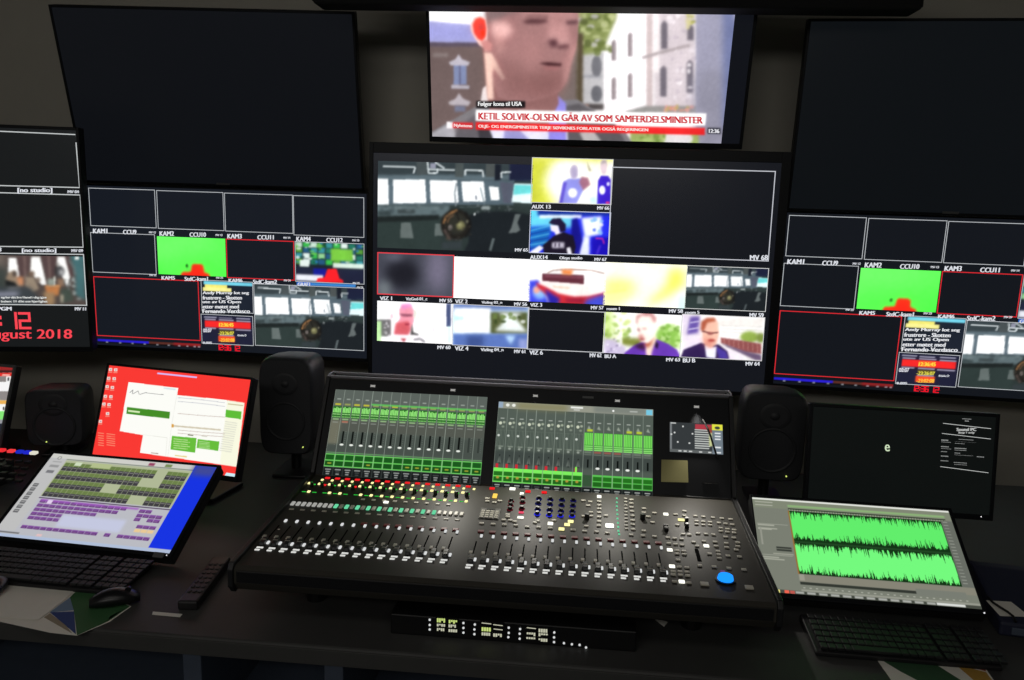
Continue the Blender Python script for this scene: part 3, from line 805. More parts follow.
# studio backdrop with a harbour
p = T(453, 304, 527.4, 348.4, .003).crop(370, 245, 6.18); p.im[:] = (206, 226, 240)
p.rect(512, 365, 980, 405, (110, 134, 186), 5); p.rect(520, 390, 745, 545, (253, 254, 253), 3); p.rect(520, 440, 580, 465, (190, 240, 236), 3)
p.rect(745, 415, 975, 550, (88, 96, 56), 3); p.poly([(800, 420), (940, 420), (900, 450), (975, 540), (770, 530), (830, 470)], (240, 246, 246), 4); p.blobs(12, 760, 430, 970, 480, 16, [(60, 76, 40), (110, 130, 70), (240, 244, 240)], 1.2)
p.rect(512, 548, 980, 640, (96, 124, 190), 3); p.poly([(835, 560), (900, 560), (870, 615)], (200, 232, 255), 4); p.rect(600, 560, 700, 625, (66, 88, 150), 6); p.rect(920, 580, 975, 640, (150, 164, 210), 4)
p.build('picture', scr, soft=.7); S.frame(453, 304, 527.6, 348.4, .0026, (206, 208, 214))
S.frame(528.4, 308.8, 603.4, 352.6, .003, (200, 202, 206))
# man in a purple shirt looking down
p = T(604.5, 311.8, 681, 356.5, .003).crop(600, 300, 10.24); p.im[:] = (252, 252, 248)
p.rect(40, 110, 130, 420, (206, 226, 150), 6); p.blobs(40, 45, 130, 300, 430, 26, [(160, 190, 90), (206, 220, 140), (236, 240, 206), (120, 150, 60)], 2, .7)
p.ell(700, 380, 130, 130, (150, 196, 90), 4); p.blobs(40, 600, 260, 815, 480, 24, [(128, 176, 70), (176, 214, 120), (110, 150, 60), (206, 230, 160)], 1.5, .7)
p.poly([(220, 390), (420, 390), (420, 480), (220, 460)], (130, 140, 60), 4); p.rect(210, 220, 224, 460, (250, 250, 240), 1.5)
p.poly([(40, 390), (130, 400), (260, 480), (260, 560), (40, 560)], (206, 196, 220), 3); p.blobs(14, 50, 400, 200, 540, 14, [(150, 140, 170), (240, 236, 244)], 1)
p.poly([(250, 540), (340, 470), (450, 420), (580, 400), (700, 450), (790, 510), (830, 590), (240, 590)], (112, 62, 186), 1.5); p.poly([(340, 470), (450, 430), (470, 520), (400, 500)], (60, 28, 60), 4); p.poly([(560, 400), (600, 450), (590, 500), (560, 480)], (40, 24, 60), 2)
p.poly([(470, 430), (560, 370), (580, 400), (550, 470), (520, 570), (470, 560)], (250, 226, 206), 2.5); p.poly([(445, 430), (500, 440), (550, 380), (520, 460), (480, 490)], (176, 74, 50), 4)
p.poly([(380, 260), (390, 170), (470, 140), (545, 160), (570, 230), (565, 330), (530, 400), (490, 440), (430, 430), (400, 370)], (253, 244, 236), 2)
p.poly([(365, 230), (372, 160), (440, 135), (540, 140), (578, 180), (570, 235), (540, 220), (520, 165), (430, 160), (390, 190), (382, 260)], (206, 150, 150), 3)
p.poly([(382, 280), (408, 300), (410, 330), (384, 310)], (150, 90, 96), 2.5); p.poly([(430, 285), (482, 288), (470, 304), (436, 302)], (206, 140, 140), 2.5); p.poly([(398, 350), (440, 360), (452, 400), (420, 420), (400, 390)], (196, 120, 116), 4); p.ell(432, 402, 26, 9, (150, 60, 60), 2.5)
p.build('picture', scr, soft=.7)
# man with glasses on a street
p = T(682.3, 314.2, 761.6, 360.8, .003).crop(670, 255, 5.914); p.im[:] = (250, 246, 246)
p.poly([(70, 350), (175, 358), (180, 480), (70, 480)], (226, 216, 230), 3); p.poly([(120, 365), (175, 362), (165, 460), (100, 470)], (110, 90, 170), 3); p.stroke([(110, 440), (170, 430)], 6, (240, 236, 250), 1); p.stroke([(120, 400), (172, 392)], 6, (230, 226, 246), 1)
p.rect(290, 375, 550, 420, (236, 232, 228), 2)
for k in range(3): p.stroke([(305, 418 + k * 18), (550, 424 + k * 22)], 5, (206, 206, 200), 1.5)
p.ell(470, 485, 55, 34, (150, 176, 80), 3); p.ell(535, 490, 25, 30, (130, 150, 70), 3)
p.poly([(300, 488), (420, 505), (540, 525), (540, 585), (440, 575), (300, 520)], (150, 84, 84), 1.5); p.poly([(300, 520), (440, 568), (540, 590), (540, 625), (500, 620), (340, 545)], (110, 90, 120), 2)
for k in range(8): p.stroke([(320 + k * 28, 495 + k * 4), (322 + k * 28, 530 + k * 7)], 4, (206, 150, 140), .8, .7)
p.poly([(70, 480), (190, 490), (190, 560), (70, 560)], (236, 226, 240), 3); p.poly([(300, 540), (420, 590), (440, 625), (330, 620)], (240, 230, 240), 2)
p.poly([(60, 610), (80, 560), (180, 520), (290, 530), (340, 570), (350, 615)], (52, 34, 84), 1.5); p.poly([(270, 540), (330, 570), (345, 612), (290, 612)], (76, 60, 160), 2)
p.poly([(205, 530), (260, 545), (275, 540), (268, 612), (215, 605)], (240, 240, 250), 1.5)
p.poly([(190, 440), (195, 395), (240, 375), (285, 395), (290, 470), (272, 530), (240, 552), (205, 530), (192, 490)], (240, 196, 176), 2)
p.poly([(182, 450), (184, 395), (215, 372), (262, 370), (276, 390), (220, 400), (200, 450)], (176, 92, 66), 2.5); p.poly([(188, 490), (240, 500), (262, 520), (240, 552), (205, 535)], (214, 130, 114), 6, .7); p.ell(245, 505, 22, 8, (170, 70, 66), 2)
p.stroke([(190, 450), (240, 462), (285, 458)], 7, (90, 46, 50), 1); p.ell(238, 464, 18, 8, (150, 90, 90), 1.5)
p.build('picture', scr, soft=.7); S.frame(682.3, 314, 761.4, 360.8, .0026, (206, 206, 206))

for t, x0, y0, x1, y1 in (
        ('AUX 13', 531.8, 204.8, 550.6, 208.6), ('MV 66', 597.4, 206.3, 609, 209.7), ('AUX14', 530.2, 255.2, 547.6, 259.2), ('Oleys studio', 559.6, 256.4, 582.2, 260.2),
        ('MV 67', 594.6, 257.8, 606.5, 261), ('MV 68', 750, 255, 767.6, 260.2), ('MV 65', 515.2, 248.3, 527.8, 251.5), ('VIZ 1', 380.2, 296.4, 392, 300.2),
        ('VizGnd-01_c', 406, 297.3, 427.3, 300.8), ('MV 55', 439.8, 298.8, 452, 302.3), ('VIZ 2', 455.4, 299.4, 467.5, 303.4), ('Vizling 02_n', 481.8, 301, 502.1, 304.4),
        ('MV 56', 514.4, 302.3, 527, 305.8), ('MV 60', 437.7, 345.5, 450.5, 349), ('VIZ 4', 455.1, 346.2, 468.3, 350.4), ('Vizling 04_n', 480.9, 348, 503.4, 352),
        ('MV 61', 514.4, 349.6, 525.2, 353.1), ('VIZ 3', 530.4, 303, 542, 306.7), ('MV 57', 591.1, 305.9, 603.5, 309.4), ('room 1', 606.8, 307.2, 619.6, 310),
        ('MV 58', 669.1, 309.2, 682.7, 312.8), ('VIZ 6', 529.6, 350.3, 542.7, 354.6), ('MV 62', 589.9, 353.2, 601.4, 357.2), ('BU A', 604.8, 354.4, 616, 358),
        ('MV 63', 666.3, 357.8, 679.8, 361.3), ('room 5', 685.3, 310.8, 699.2, 313.8), ('MV 59', 749.6, 313, 763.4, 317.2), ('BU B', 683, 358.3, 695, 362.4), ('MV 64', 745.7, 361.7, 759.5, 365.6)):
    S.text(t, x0, y0, x1, y1, CAPT)
S.flush(scr)

# camera multiviewers left and right
root, S_L, scr = monitor('multiviewer_display', 'wall display of camera tiles left of the middle display, under the dark left display', 'display',
                         1.21, .68, (-1.484, 3.237, 1.37), R(-1.1), R(.2), (.012, .012, .006, .014), .055, (23, 27, 35), 1.0, wall=WALL_Y)
cam_grid(S_L, scr)
root, S, scr = monitor('multiviewer_display', 'wall display of camera tiles right of the middle display, above the waveform monitor', 'display',
                       1.23, .7155, (1.4327, 3.3413, 1.329), R(-4.1), R(-1.1), (.012, .012, .004, .014), .055, (20, 23, 29), 1.0, wall=WALL_Y, author=S_L)
cam_grid(S, scr)

# switched-off displays; ambient light on them is put in as a faint panel glow
monitor('wall_display', 'switched-off black wall display upper left, tilted down toward the desk', 'display', 1.21, .697,
        (-1.558, 3.325, 2.07), R(3.1), R(-14.4), (.01, .01, .01, .01), .05, (14, 16, 20), 1.0, wall=WALL_Y, logo=True, rough=.3)
monitor('wall_display', 'switched-off black wall display upper right, beside the television', 'display', 1.21, .697,
        (1.419, 3.246, 2.049), R(-4), R(-8.9), (.01, .01, .01, .01), .05, (13, 16, 19), 1.0, wall=WALL_Y, logo=True, rough=.3)

# clock display at the far left, turned toward the desk
yw = R(13); W_, H_ = 1.54, .867
rt = at_y(83, 220, 3.08)
rx = np.array([math.cos(yw), math.sin(yw), 0])
ctr = rt - rx * (W_ / 2 + .004); ctr[2] = at_y(76, 131.5, 3.08)[2] - H_ / 2 + .004
root, S, scr = monitor('multiviewer_display', 'far left wall display with empty studio tiles and a red digital clock and date', 'display',
                       W_, H_, tuple(ctr), yw, 0, (.012, .01, .012, .02), .055, (24, 26, 27), 1.0, wall=WALL_Y)
W3 = (196, 200, 200)
S.line(-40, 129.5, 75, 134.6, .004, W3); S.line(76.2, 143, 79.8, 187, .004, W3); S.line(-40, 184.5, 80, 187.6, .004, W3)
S.line(-40, 191.5, 80.2, 195, .004, W3); S.line(80.4, 195, 83.4, 247, .004, W3); S.line(-40, 246, 83.4, 247.2, .004, W3)
S.line(-40, 252.6, 83.6, 254.4, .004, W3); S.line(83.6, 254.4, 86.8, 305.2, .004, W3); S.line(-40, 304, 86.8, 305.2, .004, W3)
S.text('[no studio]', 18, 187.8, 52.3, 193.6, CAPT); S.text('MV 04', 68, 190.3, 79, 193.2, CAPT)
S.text('[no studio]', 22.4, 248.3, 56.2, 253.2, CAPT); S.text('MV 09', 71.8, 249.2, 83, 252.1, CAPT)
S.frame(-130, 127, -42, 183, .004, W3); S.frame(-130, 189, -42, 245, .004, W3); S.frame(-130, 252, -42, 303.5, .004, W3)
S.text('MV 08', -13, 247.4, 1.4, 251.4, CAPT)
S.text('PGM', -2.2, 306.8, 11.6, 310.4, CAPT); S.text('MV 11', 75.3, 307.2, 86, 310.4, CAPT)
RED = (252, 72, 84)
S.seven('12:36:', -62, 312.2, 5, 328.6, RED, .010); S.seven('12', 11, 313.2, 32.5, 328, RED, .010)
S.text('August 2018', -19.5, 329.2, 72, 341.4, RED)
p = Pic(S, -40, 254.4, 86.8, 304.8, .004).crop(0, 240, 10.24); p.im[:] = (84, 74, 70)
p.rect(-400, 150, 40, 280, (110, 100, 92), 5); p.rect(-400, 280, 80, 660, (62, 70, 66), 8)
for q in ([(90, 185), (172, 185), (205, 370), (170, 390), (85, 330)], [(320, 170), (412, 170), (478, 460), (430, 460), (310, 330)], [(585, 170), (668, 172), (720, 370), (690, 480), (660, 420), (580, 250)]):
    p.poly(q, (252, 252, 250), 1.2)
for q in ([(172, 170), (310, 160), (300, 330), (205, 380)], [(415, 160), (580, 160), (575, 360), (480, 400)], [(668, 165), (720, 170), (770, 360), (720, 370)]):
    p.poly(q, (84, 66, 66), 2)
for x in (250, 500): p.stroke([(x, 165), (x + 12, 400)], 16, (132, 110, 104), 2)
p.poly([(720, 165), (860, 160), (880, 620), (770, 560), (770, 340)], (72, 112, 116), 3); p.stroke([(700, 200), (760, 280), (770, 360)], 12, (120, 140, 140), 2)
p.rect(768, 168, 808, 202, (246, 250, 246), .8)
p.poly([(90, 330), (150, 310), (180, 380), (240, 470), (160, 480), (60, 400)], (150, 130, 110), 2); p.poly([(60, 410), (150, 430), (190, 480), (60, 480)], (32, 34, 34), 2); p.ell(150, 345, 24, 32, (80, 70, 64), 2)
p.poly([(170, 380), (240, 380), (240, 460), (200, 470)], (206, 140, 100), 2.5); p.poly([(260, 380), (350, 380), (400, 500), (330, 540), (260, 470)], (150, 134, 116), 2); p.ell(325, 345, 32, 30, (110, 90, 76), 2); p.ell(390, 410, 24, 30, (120, 104, 92), 2)
p.poly([(-200, 480), (300, 480), (380, 560), (420, 660), (-200, 660)], (60, 66, 70), 4); p.poly([(-200, 540), (210, 530), (180, 570), (-200, 590)], (150, 152, 170), 4); p.stroke([(80, 495), (200, 490)], 14, (130, 134, 140), 3)
p.ell(610, 320, 50, 56, (66, 66, 68), 2); p.ell(630, 330, 22, 30, (206, 206, 206), 3); p.ell(590, 250, 14, 24, (130, 126, 120), 2); p.stroke([(570, 270), (575, 400)], 8, (50, 46, 46), 1.5)
p.rect(590, 400, 660, 470, (140, 112, 92), 2); p.poly([(460, 470), (620, 478), (600, 570), (480, 560)], (190, 124, 74), 2); p.rect(470, 462, 615, 482, (212, 150, 96), 1.5)
p.rect(490, 400, 560, 465, (150, 160, 150), 2); p.rect(552, 370, 566, 460, (226, 230, 220), 1); p.poly([(440, 530), (560, 540), (560, 660), (480, 660)], (160, 130, 96), 3); p.poly([(620, 500), (720, 490), (760, 620), (620, 650)], (70, 80, 72), 3)
p.blobs(20, 660, 380, 770, 560, 16, [(176, 184, 182), (110, 120, 120), (150, 160, 156)], 1.5, .7); p.rect(620, 560, 650, 640, (170, 160, 140), 2); p.rect(790, 590, 830, 612, (150, 160, 158), 2)
p.build('picture', scr, soft=.7)
S.text('og har det bra likevel i dag igjen', 1.5, 296.2, 46.5, 299, (230, 232, 230)); S.text('boken: 11 dikt om kjærlighet', 1.5, 300.2, 47.5, 303, (230, 232, 230))
S.flush(scr)

# long dark casing over the television
xl = at_y(312, 4, 2.94); xr = at_y(922, 18, 2.94)
root = thing('roller_screen_case', 'long dark bar-shaped casing across the top, in front of the television', 'casing', ((xl[0] + xr[0]) / 2, 3.0, 2.38))
hw = (xr[0] - xl[0]) / 2
b = MB().box(-hw, hw, -.06, .06, -.006, .15, .012, 3).build('case_body', M_CASE, root)
MB().box(-.3, hw - .02, -.0635, -.059, .034, .042, .001).build('highlight_strip', M_GREYP, root).location.z = -.004  # pale strip standing in for the highlight along the casing
for sx in (-.85, .85):
    MB().box(sx - .03, sx + .03, -.02, .02, .15, .52).build('hanger', M_SATIN, root)
for sx in (-hw, hw): MB().box(sx - .004 if sx < 0 else sx - .002, sx + .002 if sx < 0 else sx + .004, -.05, .05, .004, .14, .002).build('end_cap', M_SATIN, root)
# ------------------------------------------------------------------ desk
DZ = .72
root = thing('control_desk', 'long dark control room desk carrying the mixing console and screens', 'desk', (-.2, 2.27, 0))
o = (-.2, 2.27, 0)
MB().box(-3.3, 2.9, 1.59, 2.98, DZ - .045, DZ, .006, 2).build('desktop', M_DESK, root, o)
MB().box(-3.3, 2.9, 1.586, 1.594, DZ - .043, DZ - .006, .001).build('edge_strip', M_DESKF, root, o)
for x in (-3.2, -1.62, -.87, -.53, .95, 2.8):
    MB().box(x - .02, x + .025, 1.64, 2.9, 0, DZ - .045, .003).build('leg_panel', M_CAB, root, o)
MB().box(-3.18, 2.78, 2.86, 2.88, .12, DZ - .05).build('modesty_panel', M_CAB, root, o)
for x0, x1 in ((-1.595, -.89), (-.845, -.55), (-.505, .93)):
    MB().box(x0, x1, 1.68, 2.855, .40, .425, .002).build('shelf', M_CAB, root, o)


def root_mesh(mb, name, m, root, off=None):
    return mb.build(name, m, root, off if off is not None else root.location)


# ------------------------------------------------------------------ desk monitors
def stand(root, loc, yaw, tilt, w, drop):
    """foot and neck carrying a tilted desk display; built upright in the room, then brought into the display's own axes"""
    c = Matrix.Rotation(yaw, 3, 'Z') @ Matrix.Rotation(-tilt, 3, 'X'); inv = c.transposed(); L = Vector(loc)
    bk = Matrix.Rotation(yaw, 3, 'Z') @ Vector((0, 1, 0)); sd = Matrix.Rotation(yaw, 3, 'Z') @ Vector((1, 0, 0))
    foot = L + bk * drop; foot.z = DZ
    m = MB()
    m.obox(inv @ (foot + Vector((0, 0, .009)) - L), inv @ sd, inv @ bk, inv @ Vector((0, 0, 1)), w * .25, .085, .007, .004)
    m.build('stand_foot', M_SATIN, root)
    n = MB(); a = inv @ (foot + Vector((0, 0, .016)) - L); b = Vector((0, .035, 0))
    mid = a * .5 + b * .5
    n.tube([a, mid, b], .016, 10); n.build('stand_neck', M_SATIN, root)


def desk_monitor(name, label, cat, w, h, loc, yaw, tilt, mg, panel_glow, drop, bez=None, rough=.25):
    root, S, scr = monitor(name, label, cat, w, h, loc, yaw, tilt, mg, .032, panel_glow, 1.0, bez=bez, rough=rough)
    stand(root, loc, yaw, tilt, w, drop)
    return root, S, scr


# red desktop
root, S, scr = desk_monitor('computer_monitor', 'computer monitor with a bright red desktop and white windows, behind the touch panel', 'monitor', .531, .299,
                            (-1.276, 2.346, .992), R(-10.8), R(19), (.009, .007, .008, .016), (12, 12, 13), .10)
p = Pic(S, -.2655, .1495, .2655, -.1495, .0016, (250, 58, 52), local=True).crop(85, 355, 5.44)
p.poly([(770, 640), (880, 655), (870, 690), (740, 690)], (206, 240, 250), .6); p.poly([(40, 541), (150, 552), (150, 558), (38, 548)], (250, 190, 180), .6)
p.poly([(395, 95), (610, 118), (609, 126), (394, 104)], (210, 190, 250), .8)
p.poly([(238, 147), (508, 180), (503, 218), (775, 245), (774, 250), (868, 262), (825, 608), (440, 552), (300, 532), (316, 436), (190, 414)], (253, 253, 247), .5)
p.poly([(775, 246), (868, 260), (825, 608), (735, 592)], (250, 250, 226), 1.5)
p.stroke([(316, 434), (448, 450), (440, 552)], 2, (226, 226, 216), .8); p.stroke([(503, 200), (470, 400), (452, 552)], 2, (228, 228, 220), .8)
p.poly([(230, 283), (464, 309), (460, 347), (226, 320)], (70, 142, 40), .6); p.poly([(236, 299), (300, 307), (299, 316), (235, 308)], (220, 240, 190), .8)
for q in ([(245, 205), (262, 190), (258, 212)], [(262, 212), (290, 195), (296, 214)], [(298, 215), (330, 205), (380, 212), (430, 216)]): p.stroke(q, 3, (140, 140, 140), .6)
p.poly([(430, 176), (495, 184), (494, 192), (429, 184)], (210, 232, 236), 1)
for y in (232, 252, 318, 408, 425): p.stroke([(505, y), (640, y + 12), (762, y + 28 if y < 300 else y + 20)], 3, (190, 192, 200) if y < 300 else (196, 180, 170), .7)
p.stroke([(475, 385), (740, 408)], 8, (206, 196, 170), 1.2); p.rect(472, 376, 484, 394, (220, 160, 70), 1)
p.poly([(474, 440), (608, 452), (600, 532), (466, 514)], (104, 190, 60), .6); p.poly([(614, 458), (732, 470), (726, 522), (608, 505)], (104, 190, 60), .6)
for k in range(5): p.stroke([(482, 456 + k * 12), (560 + (k % 2) * 12, 464 + k * 12)], 4, (196, 230, 160), .8); p.stroke([(620, 470 + k * 8), (680, 477 + k * 8)], 3, (190, 226, 160), .8)
p.stroke([(560, 434), (590, 438)], 6, (120, 130, 100), .8); p.stroke([(635, 440), (665, 444)], 4, (206, 206, 190), .8); p.stroke([(490, 546), (555, 554)], 6, (230, 210, 130), 1); p.stroke([(360, 532), (400, 537)], 5, (170, 150, 140), 1)
p.poly([(768, 297), (853, 308), (849, 350), (764, 338)], (96, 190, 56), .6); p.stroke([(778, 266), (862, 276)], 6, (200, 190, 150), 1)
for k in range(14): p.stroke([(764 - k * 2.4, 362 + k * 12), (830 - k * 2.4, 372 + k * 12)], 5, (222, 222, 206), 1)
for x, y in ((140, 82), (168, 84), (130, 130), (160, 132), (122, 175), (150, 180), (112, 228), (142, 230), (104, 270), (132, 273), (124, 322), (85, 364)):
    p.rect(x - 9, y - 11, x + 9, y + 5, (250, 226, 214), .7); p.rect(x - 12, y + 9, x + 10, y + 14, (246, 150, 130), .8); p.rect(x - 3, y - 6, x + 5, y + 1, (170, 150, 170), .8)
for k in range(6):
    p.stroke([(72 + 0, 424 + k * 13), (104, 428 + k * 13)], 4, (250, 150, 120), .8); p.stroke([(118, 428 + k * 12), (165, 434 + k * 12)], 4, (250, 150, 120), .8)
p.build('picture', scr)

# far left monitor, only its right end in view
yaw, tilt = R(-8), R(19)
ux = np.array([math.cos(yaw), math.sin(yaw), 0]); uz = np.array([-math.sin(yaw) * math.sin(tilt), math.cos(yaw) * math.sin(tilt), math.cos(tilt)])
tr = at_y(13.4, 368, 2.60)
root, S, scr = desk_monitor('computer_monitor', 'computer monitor at the left edge with a white, red and green page', 'monitor', .531, .299,
                            tuple(tr - ux * .2655 - uz * .1495), yaw, tilt, (.009, .007, .010, .016), (14, 14, 15), .10, bez=M_GREYP)
p = Pic(S, -.2655, .1495, .2655, -.1495, .002, (246, 246, 244), local=True).crop(0, 340, 5.23)
p.rect(-700, 100, 90, 160, (150, 40, 40), .5); p.rect(-700, 158, 90, 172, (70, 34, 34), .8); p.poly([(-700, 172), (70, 172), (68, 190), (-700, 188)], (226, 52, 46), .6); p.rect(12, 180, 52, 187, (250, 190, 180), .6)
p.rect(-700, 190, 34, 220, (140, 134, 132), 1); p.rect(34, 190, 70, 268, (244, 244, 242), 1); p.rect(-700, 220, 60, 268, (246, 246, 246), 1); p.rect(-700, 268, 58, 316, (144, 138, 136), 1)
p.rect(-700, 316, 44, 336, (236, 180, 90), 1); p.rect(-700, 336, 70, 372, (248, 248, 246), 1); p.poly([(-700, 370), (60, 372), (40, 418), (-700, 416)], (134, 230, 120), 1)
p.rect(-700, 416, 60, 436, (150, 150, 156), 1.5); p.rect(-700, 436, 16, 500, (40, 44, 56), 1); p.rect(16, 430, 60, 560, (112, 112, 112), 1); p.rect(40, 196, 50, 214, (90, 90, 96), 1); p.rect(16, 350, 24, 366, (60, 60, 60), 1)
p.build('picture', scr)

# flat touch panel with the key grid
root, S, scr = desk_monitor('touch_panel', 'low tilted touch panel with rows of green and purple keys and a blue strip', 'touch panel', .531, .299,
                            (-1.313, 2.053, .832), R(-3.8), R(59.2), (.010, .010, .008, .012), (20, 20, 22), .06)
p = Pic(S, -.2655, .1495, .2655, -.1495, .0011, (186, 187, 194), local=True); p.m = p.U
# layout in fractions of the panel (x right, y down)
p.rect(0, 0, 1, .055, (206, 206, 200), .6); p.rect(.10, .055, .88, .065, (120, 130, 110), .6)
p.rect(.872, .0, 1, .96, (24, 52, 226), .5); p.rect(.872, 0, 1, .12, (66, 74, 150), 8); p.rect(0, .965, 1, 1, (176, 190, 216), .8)
p.poly([(0, .06), (.105, .06), (.105, .93), (0, .93)], (190, 190, 190), 1)
p.rect(.105, .07, .872, .52, (176, 184, 150), .8)
# green rows: label band and dark keys
gx0, gx1 = .112, .862
occupied = {0: [(0, 9), (10, 15)], 1: [(0, 15), (17, 20.9)], 2: [(0, 15), (17, 20.9)], 3: [(0, 9), (11.2, 21)], 4: [(0, 21)], 5: [(0, 16), (18, 21)]}
n = 24; cw = (gx1 - gx0) / n
for r in range(4):
    y = .10 + r * .106
    for c in range(n):
        if r == 0 and c in (18, 19): continue
        if r == 1 and 16 <= c <= 19: continue
        if r == 2 and 10 <= c <= 12: continue
        if r == 3 and 16 <= c <= 18: continue
        x = gx0 + c * cw
        p.rect(x, y, x + cw * .95, y + .046, (108, 128, 74), .5); p.rect(x, y + .046, x + cw * .93, y + .102, (64, 62, 66), .5)
        p.rect(x + .004, y + .058, x + cw * .8, y + .066, (150, 148, 148), .5, .8)
p.rect(gx0 + .06, .085, gx0 + .10, .13, (206, 220, 190), .8); p.rect(gx0 + .16, .08, gx0 + .28, .135, (178, 190, 140), .8); p.rect(.60, .015, .635, .05, (150, 70, 100), 1.2); p.rect(.70, .015, .74, .05, (120, 140, 90), 1)
p.rect(.105, .535, .872, .545, (60, 40, 70), .7)


def purple(c0, c1, y, cw2=.0365, x0=.125, lab=True):
    c = c0
    while c < c1:
        x = x0 + c * cw2
        p.rect(x, y, x + cw2 * .93, y + .038, (134, 84, 160), .5); p.rect(x + .002, y + .016, x + cw2 * .86, y + .036, (90, 50, 110), .5)
        p.rect(x + .005, y + .022, x + cw2 * .7, y + .028, (190, 150, 200), .5, .7)
        c += 1


for k, (a, b) in enumerate(((0, 14), (0, 13), (0, 10), (0, 5), (0, 5))): purple(a, b, .558 + k * .048)
for k in range(3): p.rect(.125 + k * .2, .555, .30 + k * .2, .575, (160, 90, 190), 2)
purple(16, 18, .565); purple(16, 20, .615); purple(16, 17, .66); purple(18, 20, .66); purple(17, 20, .735)
for c in range(3): p.rect(.125 + (17 + c) * .0365, .78, .125 + (17.9 + c) * .0365, .815, (232, 200, 150), .6)
p.rect(.125 + 5 * .0365, .70, .125 + 15 * .0365, .84, (196, 200, 224), 4)
purple(0, 12, .855); purple(13, 14, .855); purple(15, 20, .855)
p.rect(.125 + 1.2 * .0365, .556, .125 + 2 * .0365, .60, (226, 206, 236), .8)
for k in range(7): p.rect(.018, .38 + k * .052, .048, .42 + k * .052, (104, 104, 106), .5); p.rect(.022, .392 + k * .052, .044, .402 + k * .052, (160, 160, 160), .5)
p.ell(.055, .05, .012, .02, (120, 120, 120), .8); p.ell(.055, .05, .008, .014, (206, 206, 200), .5); p.rect(.03, .14, .085, .17, (150, 150, 150), .8); p.rect(.035, .21, .08, .245, (120, 120, 124), .8); p.rect(.03, .095, .085, .105, (160, 160, 160), .8)
p.rect(.02, .94, .14, .955, (110, 110, 110), .8); p.rect(.24, .935, .27, .96, (226, 190, 190), 1)
p.build('picture', scr)
MB().box(.225, .255, -.006, -.003, -.1665, -.1505, .0005).build('badge', M_GREYP, root)
MB().cyl((.262, -.005, -.1565), (.262, -.0035, -.1565), .0016, n=8).build('power_light', glow('w', (230, 230, 235), 1.2), root)

# waveform monitor
root, S, scr = desk_monitor('computer_monitor', 'low tilted monitor showing a bright green audio waveform, right of the mixing console', 'monitor', .51, .287,
                            (.744, 2.002, .851), R(-1.7), R(57.8), (.006, .009, .008, .014), (16, 18, 16), .06)
p = Pic(S, -.255, .1435, .255, -.1435, .0011, (122, 126, 114), local=True); p.m = p.U
p.rect(0, 0, 1, .022, (226, 228, 220), .5); p.rect(0, .022, 1, .11, (128, 134, 116), .8); p.rect(.18, .06, .97, .085, (140, 176, 120), 1.2); p.rect(.18, .098, .97, .112, (52, 62, 48), .7)
for k in range(60): p.rect(.185 + k * .0132, .112, .189 + k * .0132, .125, (170, 180, 150), .5)
p.rect(.18, .125, .945, .795, (20, 52, 22), .5)
wx0, wx1 = .183, .942
for j, (c, hf) in enumerate(((.285, .155), (.635, .155))):
    n = 330; e = []
    for i in range(n):
        a = .80 + .25 * rng.rand() - (.55 * rng.rand() ** 1.5 if rng.rand() < .5 else 0); e.append(min(1.0, a))
    b = [min(1, .80 + .25 * rng.rand() - (.55 * rng.rand() ** 1.5 if rng.rand() < .5 else 0)) for _ in range(n)]
    pts = [(wx0 + (wx1 - wx0) * i / (n - 1), c - hf * e[i]) for i in range(n)] + [(wx0 + (wx1 - wx0) * i / (n - 1), c + hf * b[i]) for i in range(n - 1, -1, -1)]
    p.poly(pts, (98, 238, 108) if j == 0 else (116, 250, 126), .35)
p.rect(.183, .455, .945, .475, (34, 70, 36), .6)
p.rect(.945, .12, 1, .80, (104, 108, 100), .6)
for k in range(20): p.rect(.952, .13 + k * .033, .975, .137 + k * .033, (150, 154, 144), .5)
p.rect(.176, .125, .184, .8, (150, 110, 60), .5); p.rect(.18, .80, 1, .87, (134, 132, 118), .8); p.rect(.18, .872, .74, .90, (50, 54, 48), .6); p.rect(.72, .85, .95, .915, (120, 124, 114), .8)
for k in range(26): p.rect(.19 + k * .03, .925, .20 + k * .03, .935, (170, 172, 160), .5)
p.rect(0, .965, 1, 1, (70, 74, 66), .5); p.rect(.18, .945, 1, .966, (150, 152, 140), .6)
for x, c in ((.012, (250, 250, 250)), (.055, (246, 236, 140)), (.098, (240, 100, 80)), (.125, (190, 90, 80))): p.rect(x, .968, x + .022, .998, c, .5)
for k in range(12): p.rect(.15 + k * .055, .97, .19 + k * .055, .99, (170, 172, 166), .8)
p.rect(.8, .968, .93, .99, (220, 222, 218), .8)
for y in (.04, .075, .30, .335, .345, .64, .66): p.rect(.012, y, .08 + .05 * rng.rand(), y + .012, (170, 172, 158), .7)
for y in (.29, .62): p.rect(.01, y, .165, y + .006, (160, 162, 150), .5)
p.rect(.02, .33, .028, .52, (150, 152, 140), .6); p.rect(.09, .53, .165, .575, (54, 58, 52), .8); p.rect(.09, .548, .165, .556, (120, 124, 112), .6); p.rect(.07, .60, .17, .612, (160, 162, 148), .8)
p.rect(.18, .8, .205, .86, (156, 154, 140), .8)
p.build('picture', scr)
MB().cyl((.256, -.005, -.1535), (.256, -.0035, -.1535), .0018, n=8).build('power_light', glow('w', (230, 230, 235), 1.2), root)

